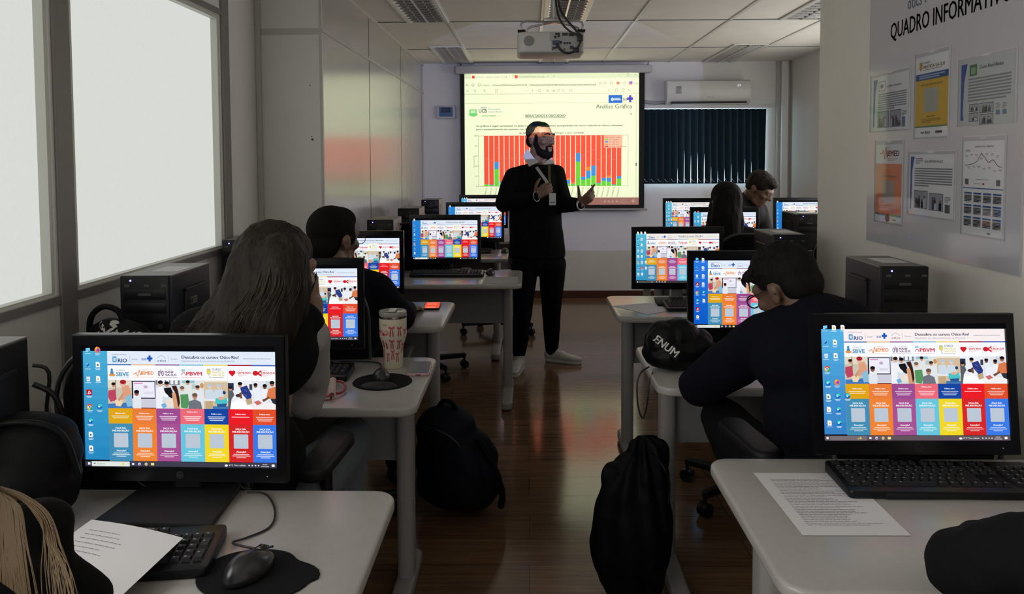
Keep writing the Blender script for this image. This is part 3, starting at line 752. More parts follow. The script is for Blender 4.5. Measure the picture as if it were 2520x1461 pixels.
# ---------------------------------------------------------------- the projected slide
def slide(w, h):
    a = Art(1000, 735, w, h, step=.0004)
    PG = (247, 252, 226); INK = (150, 158, 136); LT = (224, 231, 204); HV = (176, 184, 160)
    a.rect(0, 0, 1000, 735, PG, 0)
    a.rect(0, 0, 1000, 30, (224, 231, 204), 1); a.rect(38, 4, 272, 30, PG, 2)
    a.rect(0, 114, 1000, 116, HV, 1); a.rect(0, 166, 984, 167.5, HV, 1)
    for u, t, wd in ((60, '2025.05 - Análise Gráfica (3).pdf - P', 195), (306, '(2) APRESENTAÇÃO TCC.pdf', 145)):
        a.rect(u - 16, 12, u, 28, (238, 78, 78), 3); a.text(u + 8, 24, t, 11, INK, 3, width=wd)
    for u in (8, 238, 474, 512): a.text(u, 24, '×' if u > 100 else '–', 16, INK, 3)
    for u, t in ((882, '–'), (930, '□'), (976, '×')): a.text(u, 20, t, 18, INK, 3)
    a.text(8, 72, '←', 26, INK, 3); a.ell(50, 64, 8, 8, INK, 3); a.ell(50, 64, 5.5, 5.5, PG, 4); a.ell(86, 64, 8, 8, INK, 3); a.ell(86, 64, 5.5, 5.5, PG, 4)
    a.text(102, 70, 'Arquivo', 15, INK, 3, width=44); a.text(158, 70, 'C:/Users/2025/Desktop/2025.05.29 - %20Análise%20Gráfica%20de%20Dados%20da%20Unidade%20.pdf', 13, INK, 3, bold=.01, width=596)
    for u in (778, 806, 842, 918): a.ell(u, 58, 8, 7, INK, 3); a.ell(u, 58, 6, 5, PG, 4)
    a.ell(880, 58, 10, 9, (226, 150, 140), 3); a.ell(952, 58, 11, 10, (232, 120, 170), 3); a.ell(956, 55, 6, 7, (90, 150, 230), 4); a.text(968, 64, 'Criar', 14, INK, 3, width=28)
    for u, t in ((14, '≡'), (54, '∀'), (110, '∇'), (176, '□'), (212, '–'), (354, '–'), (386, '+'), (422, '□'), (470, '16'), (504, 'de 27'), (560, '↻'), (604, '□'), (822, '⌕'), (864, '□'), (902, '□'), (936, '✎')):
        a.text(u, 104, t, 20, INK, 3)
    # page
    a.rect(826, 124, 904, 168, (52, 108, 214), 3); a.ell(848, 148, 9, 10, (200, 222, 246), 4); a.rect(858, 140, 892, 144, (200, 222, 246), 4); a.rect(858, 148, 896, 153, (226, 236, 250), 4)
    a.text(908, 154, 'SUS', 17, (90, 90, 190), 3, bold=.02, width=24); a.rect(932, 138, 966, 152, (84, 74, 206), 3); a.rect(943, 126, 956, 164, (84, 74, 206), 3.2)
    a.text(960, 198, 'Análise Gráfica', 34, (96, 102, 92), 3, align='r', width=206)
    a.poly([(28, 199), (70, 199), (70, 226), (28, 226)], (120, 214, 130), 3); a.poly([(20, 226), (80, 226), (66, 236), (50, 241), (34, 236)], (120, 214, 130), 3); a.rect(35, 204, 64, 220, (206, 240, 200), 4)
    a.rect(92, 189, 128, 192, (90, 120, 180), 3); a.text(82, 218, 'UCB', 29, (66, 100, 176), 3, bold=.015, width=46)
    a.text(136, 203, 'Universidade', 13, (130, 150, 190), 3, width=70); a.text(136, 217, 'Castelo Branco', 13, (130, 150, 190), 3, width=82); a.rect(100, 234, 148, 238, (96, 190, 80), 3); a.rect(148, 234, 180, 238, (140, 130, 110), 3); a.rect(180, 235, 214, 237, (206, 200, 180), 3)
    a.text(350, 243, 'RESULTADOS E DISCUSSÃO', 19, (110, 116, 104), 3, bold=.02, width=230); a.rect(350, 246, 580, 248.5, (110, 116, 104), 3)
    a.text(66, 296, 'Os gráficos a seguir apresentam os dados consolidados por regional, acompanhados de outros indicadores clínicos relevantes', 13, (130, 136, 124), 3, bold=.02, width=842)
    a.text(66, 315, 'para o acompanhamento dos pacientes com doença.', 13, (130, 136, 124), 3, bold=.02, width=330)
    a.text(500, 336, '% de Casos por Faixa de Tempo e por unidade', 13, (120, 126, 114), 3, bold=.02, align='c', width=372)
    X0, X1, T, B = 78, 938, 346, 628
    for (p, q, r, s) in ((X0, T, X1, T + 1.5), (X0, B, X1, B + 1.5), (X0, T, X0 + 1.5, B), (X1, T, X1 + 1.5, B)): a.rect(p, q, r, s, (150, 152, 140), 3)
    for k in range(6):
        v = B - (B - T) * k / 5; a.rect(X0 - 6, v - 1, X0, v + 1, (130, 132, 120), 3); a.text(X0 - 9, v + 4, str(20 * k), 11, (120, 122, 110), 3, align='r')
    a.text(56, 522, 'Percentual (%)', 11, (120, 122, 110), 3, rot=-PI / 2, width=64)
    RED, GRN, BLU, ORG = (246, 88, 70), (112, 212, 66), (66, 148, 240), (250, 138, 56)
    data = [(4, 0, 0), (2, 1, 0), (34, 14, 0), (6, 3, 0), (4, 2, 0), (8, 4, 0), (6, 2, 3), (8, 6, 0), (5, 2, 0), (4, 3, 0), (10, 4, 0), (8, 3, 0), (5, 2, 0), (6, 5, 0), (4, 3, 0), (6, 3, 0), (5, 7, 3), (3, 1, 3), (48, 17, 0), (12, 6, 0), (15, 15, 8), (20, 20, 0), (5, 1, 0), (10, 6, 0), (8, 8, 4), (2, 1, 0), (14, 5, 0)]
    n = len(data); pitch = 29.35
    for k, (g_, b_, o_) in enumerate(data):
        u = 111 + pitch * k; y = B; hh = (B - T) / 100
        for val, c in ((g_, GRN), (b_, BLU), (o_, ORG)):
            if val: a.rect(u, y - val * hh, u + 25.4, y, c, 4); y -= val * hh
        a.rect(u, T, u + 25.4, y, RED, 4)
        a.rect(u + 8, (T + y) / 2 - 8 + (k * 7 % 13), u + 18, (T + y) / 2 - 6 + (k * 7 % 13), (250, 150, 130), 5)
        a.text(u + 4, B + 62, 'Unidade %02d' % (k + 1), 12, (120, 124, 112), 3, rot=-R(76), width=54)
    a.rect(800, 348, 906, 416, (250, 190, 170), 6)
    for k, c in enumerate(((250, 150, 130), GRN, BLU, ORG, (226, 50, 50))):
        v = 356 + 13 * k; a.rect(806, v - 2, 824, v + 5, c, 7); a.text(830, v + 5, ('Faixa de Tempo', '0 a 30 dias', '31 a 60 dias', '61 a 90 dias', 'Acima de 90 dias')[k], 10, (180, 80, 70), 7, width=(66, 52, 56, 56, 100)[k])
    a.poly([(952, 220), (952, 236), (956, 232), (962, 237)], (150, 156, 140), 5)
    a.rect(982, 122, 988, 730, LT, 2); a.rect(981, 500, 989, 518, (130, 134, 120), 3)
    # dark task bar along the foot of the slide
    a.rect(0, 742 - 46, 1000, 735, (214, 176, 172), 6)
    for k, u in enumerate((806, 828, 850, 874)): a.ell(u, 716, 6, 6, (240, 232, 226), 7)
    a.text(916, 712, '09:09', 12, (240, 232, 226), 7, align='c', width=30); a.text(916, 726, '29/05/2026', 12, (240, 232, 226), 7, align='c', width=56); a.rrect(960, 706, 976, 722, 3, (240, 232, 226), 7)
    return a.mesh('projection_cloth', attr_print('matte_projection_cloth', .9, .1))
# ---------------------------------------------------------------- shared materials
M_DESK = mat('grey_laminate', (.38, .362, .345), .24, noise_amt=.03, noise_scale=60, bump=.02, bump_scale=300)
M_STEEL = mat('grey_painted_steel', (.30, .29, .28), .4)
M_MODEST = mat('modesty_steel', (.20, .195, .19), .5)
M_BLK = mat('black_plastic', (.008, .008, .0095), .38, spec=.25)
M_GLOSSBLK = mat('gloss_black_bezel', (.005, .005, .0065), .2, spec=.25)
M_MATTBLK = mat('matt_black_plastic', (.011, .011, .0125), .6, spec=.25)
M_CASE = mat('black_steel_case', (.016, .0155, .018), .42, spec=.35)
M_TOP = mat('case_top_steel', (.17, .165, .16), .42)
M_SILVER = mat('brushed_silver', (.45, .45, .45), .35, metal=.9)
M_LED = emit('blue_power_light', (.10, .08, 1.0), 14.0, sampled=False)
M_KEY = mat('key_plastic', (.016, .016, .018), .55, spec=.3)
M_LEGEND = mat('key_legend', (.30, .30, .32), .6)
M_PAPER = mat('office_paper', (.66, .65, .67), .85)
M_INK = mat('grey_print', (.16, .16, .17), .8)
M_CORD = mat('black_cord', (.012, .012, .013), .5)
M_FAB = mat('black_chair_fabric', (.008, .008, .0095), .9, spec=.15, noise_amt=.3, noise_scale=300, bump=.2)

def desk(label, x0, x1, y0, y1, legs, group, z=.74):
    r = thing('computer_desk', label, 'desk', ((x0 + x1) / 2, (y0 + y1) / 2, 0), 0, group)
    w, d = (x1 - x0) / 2, (y1 - y0) / 2
    MB().prism(rrect(-w, -d, w, d, .05, 8), z - .028, z, .008, 3).build('desktop', M_DESK, r, 35)
    MB().box((-w + .07, d - .20, .44), (w - .07, d - .184, z - .03), .003).build('modesty_panel', M_MODEST, r)
    for s in legs:
        x = s * (w - .09)
        l = MB(); l.prism(rrect(x - .028, d - .235, x + .028, d - .15, .024, 6), .05, z - .028); l.build('leg', M_STEEL, r, 40)
        f = MB(); f.prism(rrect(x - .032, -d + .03, x + .032, d - .02, .03, 6), 0.006, .052, .012, 3); f.build('foot', M_STEEL, r, 40)
    return r
GL = 'computer desks left of the aisle'; GR = 'computer desks right of the aisle'
desk('grey desk nearest the camera on the left, kidney-shaped mouse pad on it', -1.40, -.282, 1.03, 1.622, (1, -1), GL)
desk('grey desk with the patterned tumbler and pink phone on it', -1.40, -.325, 2.16, 2.735, (1, -1), GL)
desk('grey desk with the phone showing an orange screen on it', -1.40, -.362, 3.222, 3.807, (1, -1), GL)
desk('grey desk with a full keyboard and mouse, just left of the standing man', -1.06, -.038, 4.326, 4.895, (1, -1), GL)
desk('grey desk mostly hidden behind the standing man, second from the screen on the left', -1.06, -.15, 5.43, 6.02, (1, -1), GL)
desk('grey desk hidden under the projection screen, farthest on the left', -1.06, -.04, 6.62, 7.2, (1, -1), GL)
desk('grey desk nearest the camera on the right, with printed sheet and wide keyboard', .42, 1.46, 1.24, 1.808, (-1, 1), GR)
desk('grey desk with the black drawstring bag on it', .40, 1.46, 2.36, 2.905, (-1, 1), GR)
desk('grey desk lit by the projection, a loose sheet on its corner', .397, 1.46, 3.431, 3.974, (-1, 1), GR)
desk('grey desk in front of the long-haired woman at the right', .78, 2.02, 4.78, 5.34, (-1, 1), GR)
desk('grey desk under the blinds, behind the bending man', .88, 1.90, 5.92, 6.50, (-1, 1), GR)
desk('grey desk farthest right, half hidden by the notice board wall', 1.93, 2.66, 5.80, 6.38, (-1, 1), GR)

# ---------------------------------------------------------------- monitors
def monitor(label, key, px, py, y, tilt=2.0, yaw=0.0, group='desktop monitors showing the course page', logo=False, silver=False):
    c = at(px, py, y); h = c.z - .741
    r = thing('monitor', label, 'monitor', (c.x, y, .741), R(yaw), group)
    T = Matrix.Translation((0, 0, h)) @ Matrix.Rotation(R(90 - tilt), 4, 'X')       # artwork plane stands up, leaning back
    b = MB(); W2, H2 = .204, .1275
    def ring(x, yt, yb, z): return [(-x, -yb, z), (x, -yb, z), (x, yt, z), (-x, yt, z)]
    L = [ring(W2, H2, H2, -.001), ring(W2, H2, H2, .006), ring(W2 + .018, H2 + .020, H2 + .029, .006), ring(W2 + .020, H2 + .022, H2 + .031, .002), ring(W2 + .020, H2 + .022, H2 + .031, -.018), ring(W2 - .01, H2 - .01, H2 + .01, -.040)]
    vs = [[b.bm.verts.new(T @ Vector(p)) for p in q] for q in L]
    for i in range(len(vs) - 1):
        for k in range(4): b.bm.faces.new((vs[i][k], vs[i][(k + 1) % 4], vs[i + 1][(k + 1) % 4], vs[i + 1][k]))
    b.bm.faces.new(vs[-1])
    b.build('housing', M_GLOSSBLK, r)
    o = link('screen', SCREENS[key], r); o.matrix_local = T @ Matrix.Translation((0, 0, .0))
    zb = h - H2 * math.cos(R(tilt))
    n = MB(); n.box((-.032, .022, .012), (.032, .048, zb + .03), .006); n.build('stand_neck', M_SILVER if silver else M_BLK, r)
    s = MB(); s.prism([(-.118, -.125), (.118, -.125), (.104, .055), (-.104, .055)], 0.0005, .014, .005, 2); s.build('stand_base', M_MATTBLK, r, 40)
    if logo:
        a = Art(40, 40, .016, .016); a.ell(20, 20, 19, 19, (58, 58, 66)); a.ell(20, 20, 16, 16, (14, 14, 16), 1); a.text(20, 27, 'hp', 22, (58, 58, 66), 2, align='c', shear=.3)
        q = link('badge', a.mesh('badge', attr_print('badge_print')), r); q.matrix_local = T @ Matrix.Translation((0, -H2 - .015, .0066))
    l = MB(); l.ball((W2 - .02, -H2 - .016, .006), .0015, T); l.build('power_light', mat('grey_lamp', (.3, .3, .3), .4), r)
    return r
monitor('monitor on the nearest left desk, whole course page in view, blond hair before it', 'teal', 443, 999, 1.566, .6, -1.2, logo=True)
monitor('monitor on the nearest right desk, whole course page in view, wide keyboard before it', 'warm', 2250, 938, 1.705, 7.5, .6, logo=True)
monitor('monitor half hidden behind the long-haired woman with the pen', 'teal', 732, 744, 2.57, 1, 1.0)
monitor('monitor half hidden behind the head of the short-haired man in glasses on the left', 'teal', 880, 644, 3.69, 1, 0)
monitor('monitor wholly in view on the desk left of the standing man', 'deep', 1095, 587, 4.80, 2, 0)
monitor('monitor partly behind another, touching the standing man at the elbow', 'deep', 1169, 545, 5.90, 2, 0)
monitor('monitor whose top strip shows just under the left corner of the projection screen', 'warm', 1190, 519, 7.08, 2, 0)
monitor('monitor in front of the bowed man in glasses, strong blue icon column', 'blue', 1847, 719, 2.775, 2, -.6)
monitor('monitor on the desk lit by the projection, silver stand, three columns of icons', 'mild', 1667, 632, 3.80, 2, 0, silver=True)
monitor('monitor mostly covered by the head of the woman under the blinds', 'teal', 1783, 565, 5.08, 2, 0)
monitor('monitor left of the woman under the blinds, standing behind her screen', 'mild', 1699, 532, 6.34, 2, 0)
monitor('monitor at the far right, cut by the edge of the notice board wall', 'deep', 1974, 533, 6.08, 2, 0)

# ---------------------------------------------------------------- computer towers
def tower(label, x0, y0, sticker=0, paper=False, h=.345, w=.157, d=.31, led=True, pale=False):
    r = thing('computer_tower', label, 'computer tower', (x0 + w / 2, y0, .7405), 0, 'computer towers on the desks')
    x = w / 2
    b = MB(); b.box((-x, .018, .008), (x, d, h - .004), .003)
    for s in (-1, 1):
        for yy in (.05, d - .05): b.box((s * (x - .03) - .012, yy - .012, 0), (s * (x - .03) + .012, yy + .012, .009))
    M_SIDE = mat('lit_case_steel', (.42, .36, .30), .45) if pale else M_CASE  # pale version puts the light falling on the flanks into the case colour
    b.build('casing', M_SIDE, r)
    MB().box((-x, .02, h - .005), (x, d, h), .002).build('top_cover', M_TOP, r)
    f = MB(); f.box((-x - .001, 0, .004), (x + .001, .02, h + .001), .006, 3)
    f.box((-x + .012, -.0015, h - .075), (x - .012, .001, h - .042), .001); f.box((-x + .012, -.0015, h - .118), (x - .012, .001, h - .085), .001)
    f.build('front_panel', M_BLK, r, 35)
    for k in (-.35, .05, .4): MB().box((k * w - .009, -.0022, h - .034), (k * w + .009, -.0002, h - .026)).build('port', mat('grey_port', (.06, .06, .065), .4), r)
    MB().box((-.02, -.0025, h - .062), (.02, -.0012, h - .054)).build('drive_button', mat('grey_port', (.06, .06, .065), .4), r)
    MB().cyl((.3 * w, -.001, h - .16), (.3 * w, .001, h - .16), .008, n=14).build('power_button', mat('dark_button', (.035, .035, .04), .3), r)
    for s in (-1, 1):
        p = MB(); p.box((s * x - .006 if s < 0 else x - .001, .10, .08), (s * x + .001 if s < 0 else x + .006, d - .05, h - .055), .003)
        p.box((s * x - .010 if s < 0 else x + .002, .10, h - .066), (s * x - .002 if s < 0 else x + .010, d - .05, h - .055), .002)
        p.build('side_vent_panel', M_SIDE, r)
    if led: MB().ball((-.28 * w, -.001, h - .014), .0028, u=10, v=8).build('power_light', M_LED, r)
    if sticker:
        a = Art(60, 30, .05, .025); a.rect(0, 0, 60, 30, (120, 118, 112)); a.rrect(6, 5, 24, 25, 2, (40, 40, 44), 1); a.rect(29, 8, 54, 12, (50, 50, 54), 1); a.rect(29, 18, 50, 22, (50, 50, 54), 1)
        q = link('asset_sticker', a.mesh('sticker', attr_print('sticker_print')), r); q.matrix_local = frame(Vector((x + .0067, d * .52, h * .70)), (0, 1, 0), (0, 0, 1))
    if paper:
        MB().box((-.03, .10, h), (.06, .22, h + .0006)).build('paper_label', M_PAPER, r)
    return r
tower('black tower cut off at the left edge of the picture, behind the backpack', -1.20, 1.26, led=False)
tower('black tower under the frosted panes, with a white sticker on its side', -1.288, 2.39, 1, True)
tower('black tower at the panel corner behind the long-haired woman', -1.392, 3.46)
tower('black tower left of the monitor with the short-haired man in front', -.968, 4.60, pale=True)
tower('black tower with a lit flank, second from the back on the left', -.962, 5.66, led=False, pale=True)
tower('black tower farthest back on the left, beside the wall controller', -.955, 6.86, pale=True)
tower('black tower under the notice board', 1.172, 2.575, 0, True, d=.29)
tower('black tower just behind the bowed man in glasses, pale strip on its flank', 1.155, 3.655, 0, True)
tower('black tower right of the bending man, before the farthest monitor', 1.725, 4.97, 0, True)

# ---------------------------------------------------------------- keyboards
def keyboard(label, x, y, rz, z=.7405):
    r = thing('keyboard', label, 'keyboard', (x, y, z), rz, 'black keyboards')
    b = MB(); b.prism(rrect(-.222, -.074, .222, .074, .010, 4), .001, .018, .004, 2)
    for v in b.bm.verts:
        if v.co.z > .012: v.co.z += max(0, (v.co.y + .074)) * .05
    b.build('case', M_BLK, r, 35)
    k = MB(); lg = MB()
    def key(cx, cy, w, hh=.0155):
        z0 = .016 + (cy + .074) * .05; z1 = z0 + .008; a, c = w / 2 - .0012, hh / 2 - .0012; e = .002
        lo = [k.bm.verts.new((cx + sx * a, cy + sy * c, z0)) for sx, sy in ((-1, -1), (1, -1), (1, 1), (-1, 1))]
        hi = [k.bm.verts.new((cx + sx * (a - e), cy + .0006 + sy * (c - e), z1)) for sx, sy in ((-1, -1), (1, -1), (1, 1), (-1, 1))]
        for i in range(4): k.bm.faces.new((lo[i], lo[(i + 1) % 4], hi[(i + 1) % 4], hi[i]))
        k.bm.faces.new(hi)
        q = .0018; x1, y1 = cx - a * .35, cy + c * .25
        lg.poly([(x1 - q, y1 - q, z1 + .0002), (x1 + q, y1 - q, z1 + .0002), (x1 + q, y1 + q, z1 + .0002), (x1 - q, y1 + q, z1 + .0002)])
    u = .0188
    rows = [(.056, [1, .5] + [1] * 4 + [.4] + [1] * 4 + [.4] + [1] * 4), (.030, [1] * 13 + [2]), (.0115, [1.5] + [1] * 12 + [1.5]), (-.007, [1.75] + [1] * 11 + [2.25]), (-.0255, [2.25] + [1] * 10 + [2.75]), (-.044, [1.25, 1.25, 1.25, 6, 1.25, 1.25, 1.25, 1.5])]
    for cy, ws in rows:
        x0 = -.212
        for j, w in enumerate(ws):
            gap = (cy > .05 and w in (.5, .4))
            if not gap: key(x0 + w * u / 2, cy, w * u)
            x0 += w * u
    for cy in (.056, .030, .0115):
        for j in range(3): key(.068 + u * (j + .5), cy, u)
    for j in range(3): key(.068 + u * (j + .5), -.044, u)
    key(.068 + u * 1.5, -.0255, u)
    for i, cy in enumerate((.030, .0115, -.007, -.0255, -.044)):
        for j in range(4):
            if j == 3 and i in (2, 4): continue
            key(.1345 + u * (j + .5), cy - (.009 if j == 3 and i in (1, 3) else 0), u, .0155 if not (j == 3 and i in (1, 3)) else .034)
    k.build('keys', M_KEY, r); lg.build('key_legends', M_LEGEND, r)
    return r
kb = keyboard('wide keyboard on the nearest right desk, before the monitor', .888, 1.655, R(-.6))
def kcopy(label, x, y, rz, z=.7405):
    o = copy_tree(kb); o.location = (x, y, z); o.rotation_euler = (0, 0, rz); tag(o, label); return o
kcopy('keyboard showing only its number pad from under a tilted sheet', -.778, 1.308, R(8))
kcopy('keyboard beside the elbow of the woman with the pen', -.805, 2.485, R(2))
kcopy('keyboard on the desk left of the standing man', -.494, 4.66, 0)
kcopy('keyboard glimpsed at the hip of the standing man', -.50, 5.82, 0)
kcopy('keyboard under the monitor with the silver stand', .862, 3.62, 0)

# ---------------------------------------------------------------- mice, pads, cords
def mouse(label, x, y, rz, z=.7405):
    r = thing('computer_mouse', label, 'mouse', (x, y, z), rz, 'black mice')
    t = bmesh.new(); bmesh.ops.create_uvsphere(t, u_segments=24, v_segments=16, radius=1)
    for v in t.verts:
        p = v.co
        w = .031 + .004 * (-p.y)
        zz = p.z * .036 if p.z > 0 else p.z * .004
        v.co = Vector((p.x * w * (1 - .12 * p.y * p.y), p.y * .056, .004 + zz * (1 - .30 * p.y if p.z > 0 else 1)))
    MB().add(t).build('body', mat('mouse_shell', (.018, .018, .020), .28), r, 60)
    MB().cyl((-.004, .030, .028), (.004, .030, .028), .009, n=16).build('wheel', mat('wheel_rubber', (.05, .03, .028), .4), r, 40)
    s = MB(); s.tube([(0, .012, .0385), (0, .03, .0365), (0, .048, .026)], .0008, n=6); s.build('button_seam', mat('dark_seam', (.004, .004, .004), .7), r)
    return r
m0 = mouse('mouse on the large black pad of the nearest left desk', -.478, 1.277, R(-22), .7435)
def mcopy(label, x, y, rz, z=.7405):
    o = copy_tree(m0); o.scale = (.92, .92, .92); o.location = (x, y, z); o.rotation_euler = (0, 0, rz); tag(o, label); return o
mcopy('mouse on the round black pad beside the tumbler', -.474, 2.44, R(10), .7435)
mcopy('mouse on the grey mat, right of the keyboard, left of the standing man', -.232, 4.69, 0, .7425)
mcopy('mouse glimpsed at the hip of the standing man', -.178, 5.80, 0)
M_PAD = mat('black_pad_cloth', (.006, .006, .007), .85, spec=.15, noise_amt=.3, noise_scale=400)
def padshape(kind):
    out = []
    for k in range(48):
        t = 2 * PI * k / 48
        if kind == 'kidney': rr = .092 + .010 * math.cos(2 * t + .3) - .014 * math.exp(-((t - .75) / .35) ** 2) + .010 * math.exp(-((t - .05) / .45) ** 2)
        else: rr = .094
        out.append((rr * math.cos(t), rr * math.sin(t)))
    return out
p = thing('mouse_pad', 'large kidney-shaped black mouse pad on the nearest left desk', 'mouse pad', (-.468, 1.278, .7402), R(-6))
MB().prism(padshape('kidney'), 0, .003, .0012, 1).build('mat', M_PAD, p, 30)
p = thing('mouse_pad', 'round black mouse pad with wrist cushion beside the tumbler', 'mouse pad', (-.467, 2.422, .7402), 0)
MB().prism(padshape('round'), 0, .003, .0012, 1).build('mat', M_PAD, p, 30)
MB().ball((.0, -.062, .003), (.058, .026, .016)).build('wrist_cushion', mat('wrist_gel', (.012, .012, .013), .6), p, 60)
p = thing('desk_mat', 'thin grey mat under the mouse left of the standing man', 'mouse pad', (-.163, 4.47, .7402), 0)
MB().box((-.10, -.125, 0), (.10, .125, .002)).build('mat', mat('grey_mat', (.33, .33, .35), .7), p)
def cord(label, pts, r=.0022):
    o = MB().tube(pts, r, n=8, smooth=6).build('cord', M_CORD, None, 60); tag(o, label, 'cord'); return o
zt = .7428
cord('thin black mouse cord curling over the nearest left desk', [(-.60, 1.60, zt), (-.56, 1.585, zt + .004), (-.53, 1.55, zt), (-.505, 1.49, zt), (-.502, 1.44, zt), (-.53, 1.40, zt + .001), (-.545, 1.375, zt + .004), (-.49, 1.345, .752), (-.456, 1.33, .764)])
cord('thin black mouse cord beside the round pad and tumbler', [(-.66, 2.66, zt), (-.60, 2.665, zt), (-.52, 2.64, zt), (-.50, 2.56, zt), (-.495, 2.52, .748), (-.483, 2.494, .762)])
cord('cord leaving the half-covered keyboard toward the monitor foot', [(-.70, 1.405, .752), (-.69, 1.43, zt), (-.66, 1.50, zt), (-.645, 1.59, zt), (-.69, 1.612, zt)])
cord('grey cord hanging behind the monitor on the nearest left desk', [(-.87, 1.60, .80), (-.82, 1.60, .755), (-.77, 1.605, zt)], .003)
cord('black lead looping beside the stand of the monitor on the nearest left desk', [(-.585, 1.60, .80), (-.615, 1.605, .775), (-.62, 1.612, .75), (-.60, 1.615, zt)], .0025)
cord('black mouse lead on the desk left of the standing man', [(-.30, 4.80, zt), (-.27, 4.79, zt), (-.24, 4.77, zt), (-.232, 4.745, .757)])

# ---------------------------------------------------------------- office chairs
def chair(label, x, y, rz, seat_z=.46):
    r = thing('office_chair', label, 'chair', (x, y, 0), rz, 'black office chairs')
    b = MB()
    for k in range(5):
        a = 2 * PI * k / 5 + .3
        c, s = math.cos(a), math.sin(a)
        M = Matrix.Rotation(a, 4, 'Z')
        b.prism([(.02, -.030), (.30, -.016), (.31, 0), (.30, .016), (.02, .030)], .075, .105, .006, 1, M)
    b.cyl((0, 0, .07), (0, 0, .12), .045, n=20)
    b.build('star_base', M_BLK, r, 35)
    for k in range(5):
        a = 2 * PI * k / 5 + .3; c, s = math.cos(a) * .295, math.sin(a) * .295
        w = MB()
        for d in (-.012, .012):
            w.cyl((c - s / .295 * (d - .009), s + c / .295 * (d - .009), .028), (c - s / .295 * (d + .009), s + c / .295 * (d + .009), .028), .028, n=18)
        w.cyl((c, s, .03), (c, s, .085), .008, n=10); w.build('caster', M_BLK, r, 40)
    MB().cyl((0, 0, .10), (0, 0, seat_z - .06), .026, n=16).build('gas_column', M_MATTBLK, r, 40)
    MB().prism(rrect(-.235, -.23, .235, .23, .09, 6), seat_z - .06, seat_z + .01, .025, 4).build('seat', M_FAB, r, 50)
    bk = MB(); t = bmesh.new(); n = 24; pts = rrect(-.215, 0, .215, .46, .15, 8)
    M = Matrix.Translation((0, -.235, seat_z + .13)) @ Matrix.Rotation(R(97), 4, 'X')
    bk.prism(pts, -.03, .03, .022, 4, M); bk.build('backrest', M_FAB, r, 50)
    rm = MB(); P = [M @ Vector((p[0] * 1.01, p[1] * 1.01 - .002, .034)) for p in pts]; rm.tube(P + [P[0]], .006, n=6, smooth=0); rm.build('back_piping', mat('grey_piping', (.05, .05, .055), .5), r, 60)
    MB().box((-.03, -.25, seat_z - .05), (.03, -.22, seat_z + .25), .006).build('back_bar', M_BLK, r)
    for s in (-1, 1):
        a = MB(); a.tube([(s * .22, .02, seat_z - .05), (s * .285, .02, seat_z - .03), (s * .30, .0, seat_z + .10), (s * .30, -.0, seat_z + .20)], .016, n=10); a.build('arm_support', M_BLK, r, 60)
        a = MB(); a.prism(rrect(s * .30 - .042, -.14, s * .30 + .042, .15, .04, 6), seat_z + .20, seat_z + .235, .012, 3); a.build('armrest', mat('armrest_pad', (.010, .010, .0115), .5, spec=.25), r, 50)
    return r
c0 = chair('office chair under the woman with the pen, one armrest showing', -.83, 1.99, R(-4))
def ccopy(label, x, y, rz):
    o = copy_tree(c0); o.location = (x, y, 0); o.rotation_euler = (0, 0, rz); tag(o, label); return o
ccopy('office chair under the short-haired man in glasses on the left', -.80, 2.97, R(4))
ccopy('office chair whose casters show past the tumbler desk, left of the aisle', -.725, 5.19, R(3))
ccopy('office chair whose star base shows behind the desk left of the standing man', -.255, 6.38, R(-37))
ccopy('office chair under the bowed man in glasses, curved back rim behind the nearest monitor', .90, 2.13, R(8))
ccopy('empty office chair, star base showing under the drawstring bag desk', .95, 3.25, R(-17))
ccopy('office chair under the woman below the blinds', 1.20, 4.42, 0)
ccopy('office chair with a grey jacket over its back, behind the notice board wall', 1.84, 4.62, R(-6))

# ---------------------------------------------------------------- small things on the desks
t = thing('tumbler', 'cream tumbler with pink bows and a clear lid', 'cup', (-.463, 2.60, .7402), 0)
prof = [(.030, 0), (.0325, .003), (.034, .065), (.036, .078), (.0445, .104), (.046, .112), (.0465, .176), (.0455, .180)]
MB().lathe(prof, 40).build('body', mat('cream_enamel', (.66, .60, .46), .35), t, 50)
l = MB(); l.lathe([(.0465, .1803), (.0472, .184), (.0472, .192), (.045, .195), (.041, .193)], 40); l.build('lid', mat('clear_smoke_lid', (.36, .33, .30), .12, alpha=.8), t, 50)
l = MB(); l.box((-.012, -.030, .1945), (.012, .020, .1995), .002); l.build('lid_slider', mat('pale_slider', (.55, .52, .45), .25), t)
l = MB(); l.lathe([(.0467, .172), (.0472, .174), (.0472, .1795), (.0462, .1802)], 40, cap=False); l.build('steel_rim', mat('steel_rim', (.55, .55, .55), .2, metal=1.0), t, 50)
def cuprad(z):
    for (r0, z0), (r1, z1) in zip(prof, prof[1:]):
        if z0 <= z <= z1: return r0 + (r1 - r0) * (z - z0) / max(1e-6, z1 - z0)
    return prof[-1][0]
def wrapart(a, name, m, parent):
    """flat print bent round the cup: u metres of arc, v metres up"""
    vs = []
    for x, y, z in a.v:
        zz = y; r = cuprad(min(.178, max(.002, zz))) + .0004 + z; th = -PI / 2 + x / .041
        vs.append((r * math.cos(th), r * math.sin(th), zz))
    a.v = vs; o = a.build(name, m, parent); return o
a = Art(130, 180, .13, .18, step=.00006)
a.P = lambda u, v: ((u - 65) * .001, v * .001, a.z * a.step)
PK, PD = (206, 104, 118), (176, 66, 84)
